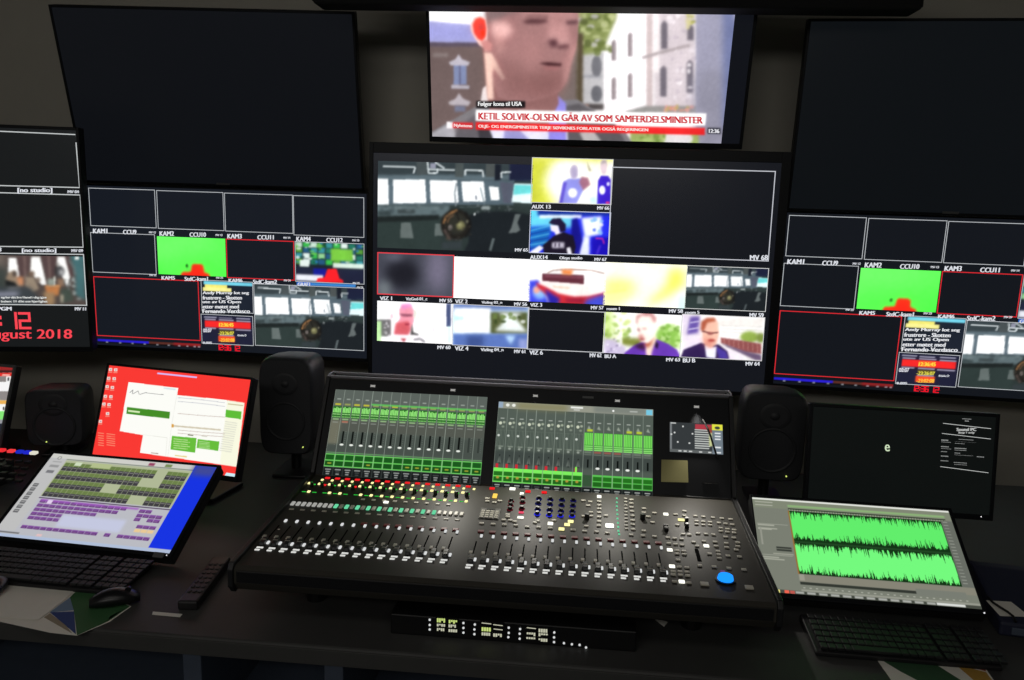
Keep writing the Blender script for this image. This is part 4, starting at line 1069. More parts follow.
# dark monitor with a page of small white lettering
kt = at_y(1000, 414, 2.40)
yaw, tilt = R(-2), R(8)
ux = np.array([math.cos(yaw), math.sin(yaw), 0]); uz = np.array([-math.sin(yaw) * math.sin(tilt), math.cos(yaw) * math.sin(tilt), math.cos(tilt)])
root, S, scr = desk_monitor('computer_monitor', 'dark upright monitor with small white lettering, behind the waveform monitor', 'monitor', .52, .292,
                            tuple(kt - ux * .27 - uz * .156), yaw, tilt, (.010, .010, .010, .016), (13, 16, 15), .10)
WT = (196, 198, 196)
k = 4.857; q = lambda x, y: (870 + x / k, 380 + y / k)
for a, b in (((355, 210), (585, 236)), ((350, 259), (584, 286)), ((342, 420), (572, 450))): S.line(*q(*a), *q(*b), .0016, WT)
S.text('Sound PC', *q(420, 232), *q(514, 247), WT); S.text('Stop 1 only', *q(428, 250), *q(505, 262), WT)
for x0, y0, x1, y1 in ((448, 186, 492, 192), (460, 196, 480, 202), (430, 286, 502, 293), (412, 298, 516, 304), (412, 306, 460, 311), (346, 288, 380, 296), (346, 299, 392, 304), (344, 320, 382, 327), (344, 331, 394, 336), (410, 328, 468, 336), (410, 338, 468, 344), (344, 345, 374, 350), (410, 352, 438, 357), (410, 362, 500, 369), (518, 370, 554, 376), (344, 366, 380, 373), (342, 389, 380, 395), (406, 398, 470, 405), (408, 408, 470, 414)):
    a = S.loc(*q(x0, y0)); b = S.loc(*q(x1, y1))
    w_ = abs(b[0] - a[0]); nseg = max(2, int(w_ / .0035)); lo, hi = min(a[1], b[1]), max(a[1], b[1])
    S.bars([(a[0] + w_ * i / nseg, lo, a[0] + w_ * (i + .74) / nseg, hi) for i in range(nseg)], (150, 152, 150))
S.text('e', 884.8, 444.4, 889.4, 451.2, (206, 226, 190), .2)
S.flush(scr)
MB().cyl((.236, -.0055, -.151), (.236, -.0035, -.151), .0016, n=8).build('power_light', glow('w', (230, 230, 235), 1.2), root)


# ------------------------------------------------------------------ loudspeakers
def speaker(name, label, x, y, w, h, d, yaw, led, group='black loudspeakers on the desk', z=DZ, zb=.09):
    root = thing(name, label, 'speaker', (x, y, z), (0, 0, yaw), group)
    m = MB(); N = 40; rings = []

    def ring(yy, sx, sz, ex):
        out = []
        for i in range(N):
            t = 2 * math.pi * i / N; c, s_ = math.cos(t), math.sin(t)
            out.append((math.copysign(abs(c) ** ex, c) * w / 2 * sx, yy, zb + h / 2 + math.copysign(abs(s_) ** ex, s_) * h / 2 * sz))
        return out
    for yy, sx, sz in ((0, .90, .94), (.006, .95, .97), (.02, .985, .99), (.05, 1, 1), (d * .55, .97, .98), (d * .85, .88, .93), (d * .97, .76, .85), (d, .6, .72)):
        rings.append(ring(yy, sx, sz, .34))
    smooth_by_angle(m.loft(rings).build('cabinet', M_SPK, root), 35)
    c = MB(); zc = zb + h * .36; r = w * .36
    prof = ((r, -.002), (r * .98, -.005), (r * .9, -.004), (r * .84, .006), (r * .40, .018), (r * .36, .012), (r * .18, .008), (.002, .007))
    V = []
    for rr, yy in prof: V.append([(rr * math.cos(2 * math.pi * i / 28), yy, zc + rr * math.sin(2 * math.pi * i / 28)) for i in range(28)])
    c.bm.verts.ensure_lookup_table(); vs = [[c.bm.verts.new(p) for p in q] for q in V]
    for a, b in zip(vs, vs[1:]):
        for i in range(28): c.bm.faces.new((a[i], a[(i + 1) % 28], b[(i + 1) % 28], b[i]))
    c.build('woofer', M_CONE, root, smooth=True)
    c = MB(); zt = zb + h * .74; r = w * .24
    vs = []
    for rr, yy in ((r, -.001), (r * .96, -.003), (r * .5, .004), (r * .36, .004), (r * .3, -.001), (r * .15, -.004), (.001, -.005)):
        vs.append([c.bm.verts.new((rr * math.cos(2 * math.pi * i / 24), yy, zt + rr * .85 * math.sin(2 * math.pi * i / 24))) for i in range(24)])
    for a, b in zip(vs, vs[1:]):
        for i in range(24): c.bm.faces.new((a[i], a[(i + 1) % 24], b[(i + 1) % 24], b[i]))
    c.build('tweeter', M_CONE, root, smooth=True)
    lx, lz = led
    MB().cyl((lx, -.004, lz), (lx, .012, lz), .0022, n=10).build('power_light', glow('led', (206, 226, 110), 1.3), root)
    MB().box(-.06, .06, .02, d - .02, 0, .012, .004).cyl((0, d * .5, .01), (0, d * .5, zb + .012), .018, n=14).build('table_stand', M_SATIN, root)
    return root


pl = at_y(285, 452, 2.58)
sp = speaker('loudspeaker', 'black loudspeaker with a yellow light, between the red monitor and the console', pl[0] + .004, 2.58, .192, .345, .22, R(2), (.06, .125))
pr = at_y(773, 482, 2.60)
speaker('loudspeaker', 'black loudspeaker with a yellow light, between the console and the dark monitor', pr[0] - .012, 2.60, .215, .305, .19, R(-3), (.052, .115))
pq = at_y(58, 440, 2.66)
speaker('loudspeaker', 'black loudspeaker between the left edge monitor and the red monitor, barely visible', pq[0] - .01, 2.66, .205, .215, .17, R(14), (-.03, .065), zb=.045)


# ------------------------------------------------------------------ small things on the desk
def keyboard(label, x, y, w, d, rz):
    root = thing('computer_keyboard', label, 'keyboard', (x, y, DZ), (0, 0, rz))
    MB().prism_x([(-d / 2, .001), (d / 2, .001), (d / 2, .022), (-d / 2, .012)], -w / 2, w / 2, .003).build('keyboard_body', M_BLACK, root)
    k = MB(); rows = [(.0, 1), (.0, 1), (.5, 1), (.75, 1), (.25, 1)]
    kw = w * .66 / 15
    for r in range(6):
        yy = -d / 2 + d * (.11 + r * .155); zz = .012 + .010 * (yy + d / 2) / d + .001
        blocks = [(-w / 2 + .012, 15), (-w / 2 + .012 + kw * 15.4, 3), (-w / 2 + .012 + kw * 18.8, 4)]
        for bx, n in blocks:
            i = 0
            while i < n:
                wd = 6 if (r == 0 and n == 15 and i == 4) else 1
                k.box(bx + i * kw + .001, bx + (i + wd) * kw - .001, yy - d * .066, yy + d * .066, zz, zz + .007, .0012, 1); i += wd
    k.build('keys', M_KEY, root)
    return root


keyboard('black computer keyboard below the touch panel', -1.32, 1.82, .44, .155, R(-2))
keyboard('black computer keyboard below the waveform monitor', .765, 1.775, .40, .15, R(-1))


def mouse(label, x, y, rz, L=.11):
    root = thing('computer_mouse', label, 'mouse', (x, y, DZ + .0045), (0, 0, rz))
    m = MB(); rings = []; n = 16
    for i in range(9):
        t = i / 8; yy = -L / 2 + L * t; ww = .030 * (math.sin(math.pi * (.06 + .88 * t)) ** .45); hh = .036 * (math.sin(math.pi * (.08 + .80 * (1 - t))) ** .7)
        ring = []
        for j in range(n):
            a = 2 * math.pi * j / n; ring.append((ww * math.cos(a), yy, max(.0, hh * .45 + hh * .55 * math.sin(a))))
        rings.append(ring)
    m.loft(rings).build('mouse_shell', M_SATIN, root, smooth=True)
    MB().cyl((-.004, L * .27, .030), (.004, L * .27, .030), .007, n=14).build('scroll_wheel', M_KNOB, root)
    return root


mouse('dark computer mouse lying on the green leaflet', -1.085, 1.70, R(-62))
mp = at_z(-3, 588, .735)
mouse('grey-black mouse at the left edge beside the papers', mp[0] - .01, mp[1], R(20), .10)


def sheet(name, label, cat, pts, z, m, n=None, group=None, curl=0):
    w = [at_z(x, y, DZ) for x, y in pts]
    c = np.mean(w, 0); o = MB().poly_z([(q[0] - c[0], q[1] - c[1]) for q in w], 0, .0008).build(name, m)
    o.location = (c[0], c[1], DZ + z)
    return tag(o, label, cat, group) if label else o


def leaflet(label, base, panels, z):
    """printed leaflet: a stiff sheet with its coloured fields printed on it"""
    w = [at_z(x, y, DZ) for x, y in base]; c = np.mean(w, 0)
    root = thing('leaflet', label, 'leaflet', (c[0], c[1], DZ + z))
    MB().poly_z([(q[0] - c[0], q[1] - c[1]) for q in w], 0, .0010).build('leaflet_sheet', M_PAPER, root)
    for pts, col in panels:
        v = [at_z(x, y, DZ) for x, y in pts]
        MB().poly_z([(q[0] - c[0], q[1] - c[1]) for q in v], .0010, .0014).build('printed_field', mat('print_%d_%d_%d' % col, col, .7), root)
    return root


leaflet('leaflet with green and blue triangles under the mouse and white sheet', [(-20, 612), (20, 580), (83, 585), (131, 607), (110, 622), (77, 636), (50, 633), (0, 622)],
        [([(82, 586), (130, 607), (108, 622), (77, 636), (74, 612), (70, 598)], (52, 96, 56)), ([(70, 598), (74, 611), (50, 613)], (110, 134, 160)), ([(50, 613), (74, 612), (76, 635)], (44, 66, 126)),
         ([(126, 609), (108, 621), (110, 617)], (216, 214, 206)), ([(50, 614), (44, 618), (72, 634), (66, 626)], (150, 138, 116))], .0006)
o = sheet('paper_sheet', 'white sheet of paper lying over the leaflet, left edge of the desk', 'paper', [(-30, 588), (12, 578), (81, 584.5), (66, 600), (39, 621), (-36, 616)], .0028, M_PAPER)
sheet('paper_strip', 'narrow white paper strip on the desk left of the console', 'paper', [(153, 612), (182.5, 614.5), (180, 617.5), (152, 615)], .0006, M_PAPER)
leaflet('colourful leaflet in green, yellow and red at the right front of the desk', [(874, 656), (930, 655), (982, 664), (1000, 690), (905, 700), (888, 676)],
        [([(874, 656), (925, 655), (934, 664), (975, 690), (935, 690), (900, 672)], (48, 84, 56)), ([(926, 656), (944, 660), (934, 667)], (40, 58, 100)), ([(946, 658), (982, 664), (986, 672), (955, 664)], (150, 66, 40)),
         ([(955, 665), (986, 673), (994, 684), (975, 682)], (180, 140, 60))], .0006)

o = sheet('paper_tag', 'small grey paper scrap under the right front of the console', 'paper', [(655, 620), (661, 620.5), (668, 622.5), (664, 627)], .0006, M_PAPER)
# slim black remote
a0 = at_z(187, 601, .745); a1 = at_z(222, 556, .745)
ang = math.atan2(a1[1] - a0[1], a1[0] - a0[0]) - math.pi / 2
root = thing('remote_control', 'slim black remote control lying at the left front corner of the console', 'remote control', ((a0[0] + a1[0]) / 2, (a0[1] + a1[1]) / 2, DZ), (0, 0, ang))
L = math.hypot(a1[0] - a0[0], a1[1] - a0[1])
MB().box(-.024, .024, -L / 2, L / 2, .0, .024, .005).build('remote_body', M_BLACK, root)
for i in range(7):
    for j in (-1, 0, 1):
        MB().box(j * .013 - .0045, j * .013 + .0045, -L * .3 + i * L * .10 - .005, -L * .3 + i * L * .10 + .005, .023, .0265, .001, 1).build('button', M_KEY, root)

# key panel at the far left with five lit keys
e0 = at_z(-8, 449, .80); 
root = thing('key_panel', 'black key panel at the left edge with red, blue and white lit keys', 'key panel', (e0[0] - .10, e0[1] - .17, DZ))
MB().prism_x([(-.13, .0), (.11, .0), (.11, .073), (-.13, .035)], -.42, .225, .004).build('panel_body', M_BLACK, root)


def on_panel(u, v):
    n = np.array([0, -.043, .27]); p0 = np.array([0, root.location.y - .13, DZ + .035]); w = hit(u, v, p0, n)
    return w - np.array(root.location)


for x, c, nm in ((2, (236, 44, 50), 'r'), (11.5, (240, 60, 64), 'r2'), (20, (30, 44, 190), 'b'), (27.5, (34, 40, 200), 'b2'), (34, (225, 222, 205), 'w2')):
    w = on_panel(x, 450.4 + x * .085)
    MB().box(w[0] - .011, w[0] + .010, w[1] - .009, w[1] + .009, w[2] - .003, w[2] + .006, .001).build('lit_key', glow('key_' + nm, c, 1.0), root)
for r in range(4):
    for c in range(9):
        w = on_panel(-44 + c * 9 - r * 3, 456.5 + r * 6.2 + c * .75)
        MB().box(w[0] - .010, w[0] + .010, w[1] - .008, w[1] + .008, w[2] - .003, w[2] + .005, .001, 1).build('key', M_KEY, root)

# dark blue box with a sheet and a cable at the right edge
b0 = at_z(1000, 600, .77)
M_BLUE = mat('blue_box', (34, 38, 60), .6)
root = thing('equipment_box', 'dark blue box at the right edge, right of the waveform monitor', 'box', (1.165, 1.97, DZ), (0, 0, R(-8)))
MB().prism_x([(-.13, .0), (.13, .0), (.13, .075), (.09, .08), (-.13, .035)], -.115, .17, .006).build('box_body', M_BLUE, root)
MB().box(-.09, .15, -.1345, -.129, .008, .026, .002).build('box_front', M_CAB, root)


def on_box(u, v, lift=0.0):
    M = root.matrix_basis
    nw = M.to_3x3() @ Vector((0, -.045, .22)); nw.normalize()
    p0 = M @ Vector((0, -.13, .035 + lift))
    return hit(u, v, tuple(p0), tuple(nw)), nw


pts = [on_box(*q, .0018)[0] for q in ((986, 600.5), (1011, 602), (1030, 617), (1000, 616))]
c = np.mean(pts, 0); nw = on_box(990, 600)[1]
m = MB(); A = [m.bm.verts.new(Vector(q - c)) for q in pts]; B = [m.bm.verts.new(Vector(q - c) + nw * .0008) for q in pts]
for i in range(4): m.bm.faces.new((A[i], A[(i + 1) % 4], B[(i + 1) % 4], B[i]))
m.bm.faces.new(A[::-1]); m.bm.faces.new(B)
o = m.build('paper_note', M_PAPER); o.location = Vector(c) ; tag(o, 'white paper note lying on the dark blue box', 'paper')
pts = [on_box(*q, .0095)[0] for q in ((988, 597), (993, 602.5), (1000, 607), (1008, 612), (1013, 616), (1016, 622))]
c = pts[0]
o = MB().tube([Vector(q - c) for q in pts], .0028).build('cable', M_CABLE); o.location = Vector(c); tag(o, 'thin black cable crossing the white note on the blue box', 'cable')
# ------------------------------------------------------------------ the mixing console
MR = Vector((-.153, 2.04, DZ))
mix = thing('mixing_console', 'large black audio mixing console with two touch screens and rows of faders', 'mixing console', MR)
MX0, MX1 = -.778, .470
K = .035                                        # rise of the control surface
zc = lambda y: .862 + (y - 1.66) * K
BY, BZ = 2.222, .862 + (2.222 - 1.66) * K       # fold between controls and screens
TS = math.tan(R(31.4)); TOPZ = 1.142; TOPY = BY + (TOPZ - BZ) * TS
prof = [(1.668, .866 - .004), (1.656, .856), (1.655, .822), (1.668, .802), (2.47, .802), (2.47, TOPZ - .012), (2.455, TOPZ), (TOPY, TOPZ), (BY, BZ)]
b = MB().prism_x(prof, MX0 + .012, MX1 - .012).build('chassis', M_MIX, mix, MR)
side = [(1.660, .872), (1.648, .858), (1.648, .815), (1.664, .796), (2.475, .796), (2.478, TOPZ - .005), (2.455, TOPZ + .008), (TOPY - .003, TOPZ + .006), (BY - .004, BZ + .008)]
for x0, x1 in ((MX0, MX0 + .013), (MX1 - .013, MX1)):
    MB().prism_x(side, x0, x1, .0025).build('side_cheek', M_BLACK, mix, MR)
for x in (-.62, .30):
    for y in (1.80, 2.36): MB().cyl((x, y, DZ), (x, y, .803), .024, .03, 20).build('foot', M_KNOB, mix, MR)
MB().prism_x([(1.6545, .824), (1.652, .826), (1.652, .852), (1.6545, .854)], MX0 + .02, MX1 - .02).build('front_strip', M_KNOB, mix, MR)
# screen panel: black bezel plate over the sloped face
nb = Vector((0, -math.cos(R(31.4)), math.sin(R(31.4)))); ub = Vector((0, math.sin(R(31.4)), math.cos(R(31.4))))
LEN = (TOPZ - BZ) / math.cos(R(31.4))
pc = Vector(((MX0 + MX1) / 2, (BY + TOPY) / 2, (BZ + TOPZ) / 2))
MB().obox(pc - MR + nb * .001, (1, 0, 0), nb, ub, (MX1 - MX0) / 2 - .014, .002, LEN / 2 - .003, .0008, 1).build('screen_bezel', M_MIXB, mix)
for dy, nm in ((.004, 'trim_strip'), (.056, 'trim_strip')):
    MB().box(MX0 + .002, MX1 - .002, TOPY + dy - .002, TOPY + dy + .004, TOPZ + .001, TOPZ + .010, .0015).build('trim_strip', M_ALU, mix, MR)
for x in (MX0 + .004, MX1 - .004):
    MB().box(x - .002, x + .002, TOPY + .006, TOPY + .058, TOPZ + .006, TOPZ + .0115, .001).build('trim_strip', M_ALU, mix, MR)

PP = pc + nb * .0035                            # plane of the screens


def on_bezel(u, v): return Vector(hit(u, v, tuple(PP), tuple(nb)))


def mix_screen(name, tl, tr, bl, br, panel_glow):
    q = [on_bezel(*p) for p in (tl, tr, bl, br)]
    w = ((q[1] - q[0]).length + (q[3] - q[2]).length) / 2; h = ((q[2] - q[0]).length + (q[3] - q[1]).length) / 2
    c = (q[0] + q[1] + q[2] + q[3]) / 4
    o = MB().box(-w / 2, w / 2, 0, .002, -h / 2, h / 2).build(name, lit_panel(name, panel_glow, 1.0, .15), mix)
    o.location = c - MR; o.rotation_euler = (-R(31.4), 0, 0)
    return Screen(o, w, h, tuple(c), 0, R(31.4)), o


G = lambda *c: c
S, scr = mix_screen('touch_screen', (336.8, 389), (488.4, 397.7), (321.5, 475.2), (479.2, 484.2), (20, 24, 22))
p = Pic(S, -S.w / 2, S.h / 2, S.w / 2, -S.h / 2, .0011, (86, 96, 88), local=True); p.m = p.U
p.rect(0, 0, 1, .18, (92, 100, 94), 2); p.rect(0, .36, 1, .5, (84, 88, 80), 3); p.rect(0, .5, 1, .74, (72, 80, 74), 4); p.rect(0, .365, .068, .64, (112, 112, 96), 3)
cw = 1 / 16
for i in range(16):
    x = i * cw
    p.rect(x + .02, .105, x + .045, .12, (150, 158, 150), .6); p.rect(x + .012, .165, x + .05, .185, (196, 190, 60) if i in (0, 2, 3, 6) else (150, 160, 90), .8)
    if i >= 4: p.rect(x - .002, .15, x + cw, .172, (96, 196, 92), 1, .9)
    p.rect(x + .002, .2, x + cw - .004, .335, (44, 108, 40), .6)
    for k in range(6):
        h = .203 + .022 * rng.rand(); p.rect(x + .006 + k * .0088, h, x + .0118 + k * .0088, .275, (164, 250, 134), .3)
    for k in range(6):
        p.rect(x + .006 + k * .0088, .288, x + .0118 + k * .0088, .300, (176, 236, 150), .4); p.rect(x + .006 + k * .0088, .318, x + .0118 + k * .0088, .330, (150, 214, 126), .4)
    p.rect(x + .01, .345, x + .05, .36, (150, 190, 130), .8); p.rect(x + .012, .385, x + .048, .392, (150, 156, 148), .6)
    if i == 1: p.rect(x + .01, .37, x + .05, .39, (170, 110, 90), 1)
    if 0 < i < 14 or i >= 14:
        p.rect(x + .026, .49, x + .037, .655, (14, 18, 16) if i < 14 else (52, 58, 54), .5)
        if i < 14: p.ell(x + .031, .645, .013, .012, (236, 240, 232), .5)
    for k in range(7): p.rect(x + .044, .49 + k * .026, x + .05, .494 + k * .026, (140, 148, 140), .4, .7)
    p.rect(x + .002, .735, x + cw - .002, .742, (110, 180, 106), .5)
    p.rect(x + .001, .755, x + cw - .001, .90, (112, 214, 98), .35); p.rect(x + .004, .765, x + cw - .004, .822, (28, 88, 30), .5); p.rect(x + .004, .834, x + cw - .004, .89, (26, 82, 28), .5)
    if i % 4 == 0 or i > 8: p.rect(x + .02, .855, x + .045, .868, (196, 180, 60), .8)
    p.rect(x, .905, x + cw, 1, (44, 50, 48), .4); p.rect(x + .004, .91, x + cw - .004, .998, (24, 28, 28), .5)
    for y, a, b2 in ((.925, .012, .05), (.95, .018, .044), (.975, .02, .042)): p.rect(x + a, y, x + b2, y + .012, (176, 180, 176), .6, .9 if rng.rand() < .85 else .3)
    p.rect(x - .0012, 0, x + .0012, .9, (160, 172, 160), .3, .85)
p.build('picture', scr)

S, scr = mix_screen('touch_screen', (499.8, 400.3), (654, 411), (490.8, 491.6), (651.6, 499.6), (20, 24, 22))
p = Pic(S, -S.w / 2, S.h / 2, S.w / 2, -S.h / 2, .0011, (80, 90, 82), local=True); p.m = p.U
p.rect(0, .09, 1, .3, (84, 94, 86), 2); p.rect(0, .55, 1, .70, (64, 72, 68), 3)
p.rect(0, 0, 1, .075, (150, 152, 138), .5); p.rect(.12, .005, .45, .07, (134, 130, 92), 7); p.rect(.62, 0, .96, .07, (124, 130, 122), 5); p.rect(0, 0, .03, .07, (150, 170, 190), 1); p.rect(.955, .008, .995, .068, (120, 200, 226), .6)
for x in (.06, .10): p.ell(x, .035, .012, .018, (236, 238, 230), .6)
p.rect(.47, .015, .55, .035, (236, 238, 232), .6); p.rect(.49, .045, .53, .056, (210, 212, 206), .6); p.ell(.745, .04, .007, .012, (246, 248, 244), .5); p.rect(.85, .03, .9, .045, (180, 184, 178), .8)
for i in range(16):
    x = i * cw
    p.rect(x + .02, .185, x + .045, .195, (176, 182, 174), .6)
    if i < 9:
        p.ell(x + .022, .245, .010, .018, (206, 212, 190), .5); p.ell(x + .045, .235, .009, .014, (160, 170, 150), .8); p.ell(x + .04, .285, .009, .012, (130, 140, 126), .8)
        p.rect(x + .004, .33, x + cw - .006, .50, (66, 76, 70), 1)
        for k in range(6): p.rect(x + .006 + k * .0088, .32, x + .0092 + k * .0088, .51, (108, 120, 108), .4)
        p.ell(x + .016, .385, .008, .013, (206, 212, 204), .5); p.rect(x + .02, .5, x + .05, .515, (130, 140, 128), .8); p.ell(x + .03, .53, .009, .012, (150, 158, 148), .8)
        p.rect(x + .03, .60, x + .037, .70, (24, 28, 28), .4); p.poly([(x + .02, .69), (x + .034, .60), (x + .044, .69)], (140, 150, 140), .8, .5)
        if i != 7: p.rect(x + .012, .70, x + .028, .755, (206, 42, 54), .5)
    else:
        p.poly([(x + .02, .26), (x + .03, .22), (x + .045, .27)], (150, 160, 146), 1)
        if i in (9, 13, 14): p.rect(x + .02, .262, x + .055, .288, (186, 200, 60), 1)
        p.rect(x + .003, .30, x + cw - .003, .50, (64, 150, 54), .6)
        for k in range(5): p.rect(x + .005 + k * .0108, .305, x + .0125 + k * .0108, .44, (126, 224, 96), .35)
        for y in (.448, .470, .49): p.rect(x + .004, y, x + cw - .004, y + .012, (146, 226, 120), .5)
        p.rect(x + .006, .51, x + .05, .53, (150, 90, 80) if i in (10, 11, 12) else (110, 122, 108), 1); p.rect(x + .006, .545, x + .052, .55, (120, 128, 118), .6)
        p.rect(x + .026, .60, x + .036, .69, (14, 18, 16), .4)
        if i not in (9, 15): p.ell(x + .031, .695, .013, .013, (240, 242, 236), .5)
    bright = (126, 240, 96) if i < 9 else (92, 196, 84)
    if i != 9:
        p.rect(x + .0008, .745 if i < 9 else .765, x + cw - .0008, .90, bright, .4); p.rect(x + .004, .785, x + cw - .004, .832, (38, 112, 32), .5); p.rect(x + .004, .842, x + cw - .004, .89, (34, 100, 30), .5)
        if i < 9: p.ell(x + .03, .85, .01, .014, (180, 150, 60), .8)
    else: p.rect(x + .002, .77, x + cw - .002, .89, (56, 84, 58), .8)
    p.rect(x, .905, x + cw, 1, (44, 50, 48), .4); p.rect(x + .004, .91, x + cw - .004, .998, (24, 28, 28), .5)
    for y, a, b2 in ((.925, .014, .048), (.95, .02, .044), (.972, .016, .046)): p.rect(x + a, y, x + b2, y + .012, (180, 184, 180), .6, .9 if rng.rand() < .8 else .3)
    p.rect(x - .0012, .08, x + .0012, .9, (160, 172, 160), .3, .85)
p.rect(.515, .69, .527, .755, (130, 246, 90), .5)
p.build('picture', scr)

S, scr = mix_screen('small_screen', (669.7, 421.5), (723, 425.3), (669.9, 451.5), (722.6, 455), (16, 18, 20))
p = Pic(S, -S.w / 2, S.h / 2, S.w / 2, -S.h / 2, .0010, (54, 58, 60), local=True); p.m = p.U
p.rect(0, 0, .04, 1, (120, 124, 126), .6); p.rect(0, .9, 1, 1, (96, 100, 100), .6); p.rect(.02, .01, .12, .05, (206, 208, 206), .6)
for x, y in ((.25, .13), (.09, .35), (.43, .36), (.15, .66), (.37, .68), (.03, .41)): p.ell(x, y, .018, .03, (216, 218, 216), .6)
p.rect(.48, .03, .8, .2, (176, 60, 72), .8); p.rect(.70, .1, .82, .32, (150, 70, 56), 1)
for k in range(9): p.rect(.47, .2 + k * .076, .74 + .02 * (k % 2), .235 + k * .076, (206, 210, 206), .5); p.rect(.47, .24 + k * .076, .74, .262 + k * .076, (84, 88, 88), .5)
p.rect(.80, .10, 1, 1, (112, 124, 134), .6); p.rect(.80, 0, 1, .2, (226, 226, 70), .6); p.ell(.9, .12, .05, .05, (60, 70, 60), .8); p.rect(.74, .3, .80, .75, (200, 206, 150), 1.5)
for y in (.28, .38, .48, .75, .92): p.rect(.85, y, .96, y + .045, (230, 234, 236), .6)
for x in (.16, .26, .36, .55, .72): p.rect(x, .93, x + .06, .97, (216, 218, 216), .6)
p.build('picture', scr)

LAMP_W = 5.5
# small lamps along the top of the screen panel
for u, v in ((373, 386.2), (453, 390.3), (535.5, 396), (617.5, 401), (696.5, 407)):
    q = on_bezel(u, v) - MR
    MB().obox(q + nb * .001, (1, 0, 0), nb, ub, .0062, .0022, .0024, .0015, 2).build('console_lamp', glow('lamp', (160, 158, 154), 1.0), mix)
    if u > 400:
        l = bpy.data.lights.new('console_lamp', 'SPOT'); l.energy = LAMP_W; l.spot_size = R(66); l.spot_blend = 1.0; l.shadow_soft_size = .006; l.color = (1.0, .95, .86)
        lo = bpy.data.objects.new('console_lamp_light', l); C.objects.link(lo); lo.location = q + MR + nb * .012
        aim = Vector((lo.location.x + .01, 2.13, .87)) - lo.location; lo.rotation_euler = aim.to_track_quat('-Z', 'Y').to_euler()
q = on_bezel(588, 397.5) - MR; MB().obox(q, (1, 0, 0), nb, ub, .017, .0012, .0035, .0005, 1).build('badge', M_GREYP, mix)
q = on_bezel(710, 483) - MR; MB().obox(q, (1, 0, 0), nb, ub, .022, .0012, .002, .0004, 1).build('card_slot', M_KNOB, mix)


def on_top(u, v, lift=0.0):
    return Vector(hit(u, v, (0, 1.66, .862 + lift), (0, -K, 1)))


NT = Vector((0, -K, 1)).normalized(); UT = Vector((0, 1, K)).normalized()


def top_box(name, c, hx, hy, z0, z1, m, bev=.0012):
    c = Vector(c) - MR
    return MB().obox(c + NT * ((z0 + z1) / 2), (1, 0, 0), UT, NT, hx, hy, (z1 - z0) / 2, bev, 2).build(name, m, mix)


def row(u, v, n, step=.03, first=0):
    w = on_top(u, v); return [(i, Vector((w.x + step * (i - first), w.y, w.z))) for i in range(first, n)]


L_YEL = glow('led_yellow', (255, 246, 170), 1.3); L_RED = glow('led_red', (244, 36, 40), 1.0); L_GRN = glow('led_green', (50, 220, 70), .75)
L_TEAL = glow('led_teal', (110, 226, 170), .9); L_WHT = glow('led_white', (255, 254, 240), 1.4); L_AMB = glow('led_amber', (255, 206, 90), 1.2)
L_BLU = glow('led_blue', (40, 44, 230), .9); L_DBL = glow('led_blue_dim', (30, 30, 120), .5); L_DRD = glow('led_red_dim', (120, 30, 44), .55); L_CYB = glow('jog_blue', (26, 140, 255), 1.35)
L_DOT = glow('dot_white', (226, 228, 228), .9); L_DIM = glow('dot_grey', (190, 190, 184), .7); L_PNK = glow('led_pink', (240, 80, 110), 1.0); L_PUR = glow('led_purple', (110, 70, 120), .8)
M_RED = mat('key_red', (120, 34, 40), .5)


def faders(u, v, n=16):
    for i, w in row(u, v, n):
        s = top_box('fader_slot', w + Vector((0, .052, .052 * K)), .0016, .066, -.0004, .0006, M_SLOT, 0)
        c = Vector((w.x + .0005, w.y + .017, w.z))
        cap = top_box('fader_cap', c, .0068, .015, .002, .012, M_KNOB, .002)
        MB().obox(c - MR + NT * .0122, (1, 0, 0), UT, NT, .0062, .0007, .0004).build('cap_line', M_BTND, cap)
        top_box('access_key', w + Vector((.0003, -.006, -.006 * K)), .0080, .0030, 0, .0020, L_BAR, .0006)
        top_box('access_key', w + Vector((-.0018, -.0178, -.0178 * K)), .0060, .0030, 0, .0020, L_BAR, .0006)


L_BAR = glow('access_white', (228, 228, 224), .9)
faders(260.8, 546.6); faders(469.7, 564.2)
for i, w in row(264.6, 537, 16): top_box('channel_key', w, .0045, .006, 0, .004, M_BTND)
for i, w in row(470.8, 553, 16): top_box('channel_key', w, .0045, .006, 0, .004, M_BTND)
for i, w in row(268.2, 543.2, 16): top_box('select_button', w, .0031, .0065, 0, .004, L_DOT)
for i, w in row(475, 560.2, 16): top_box('select_button', w, .0031, .0065, 0, .004, L_DOT)
for i, w in row(285.7, 521.4, 16): top_box('mute_button', w, .0033, .0062, 0, .004, L_DOT)
for i, w in row(481.4, 536.6, 16): top_box('mute_button', w, .0033, .0062, 0, .004, L_DOT)
for i, w in row(364, 524.2, 16, first=7): top_box('red_key', w, .008, .006, 0, .0035, M_RED)
for i, w in row(480.8, 531.9, 16): top_box('red_key', w, .008, .006, 0, .0035, M_RED)
for i, w in row(291.6, 509.4, 16): top_box('channel_label', w, .0062, .0035, 0, .002, M_BTND, .0004)
for i, w in row(293, 504, 32, .0150):
    top_box('channel_button', w, .0048, .0105, 0, .004, L_TEAL if 8 <= i <= 26 and i % 2 == 0 else (L_DIM if i < 8 else M_BTN))  # first eight plain ones glow in place of light falling on them
for i, w in row(363, 499.8, 16, first=7):
    top_box('key', w, .0055, .004, 0, .003, M_BTN)
top_box('lit_key', on_top(386, 502.8), .007, .005, 0, .004, L_WHT)
for i, w in row(308.8, 492, 16):
    if i not in (1, 4): top_box('yellow_indicator', w, .0042, .0056, 0, .003, L_YEL)
    top_box('green_indicator', w + Vector((-.0135, -.001, 0)), .006, .0012, 0, .0012, L_GRN, 0)
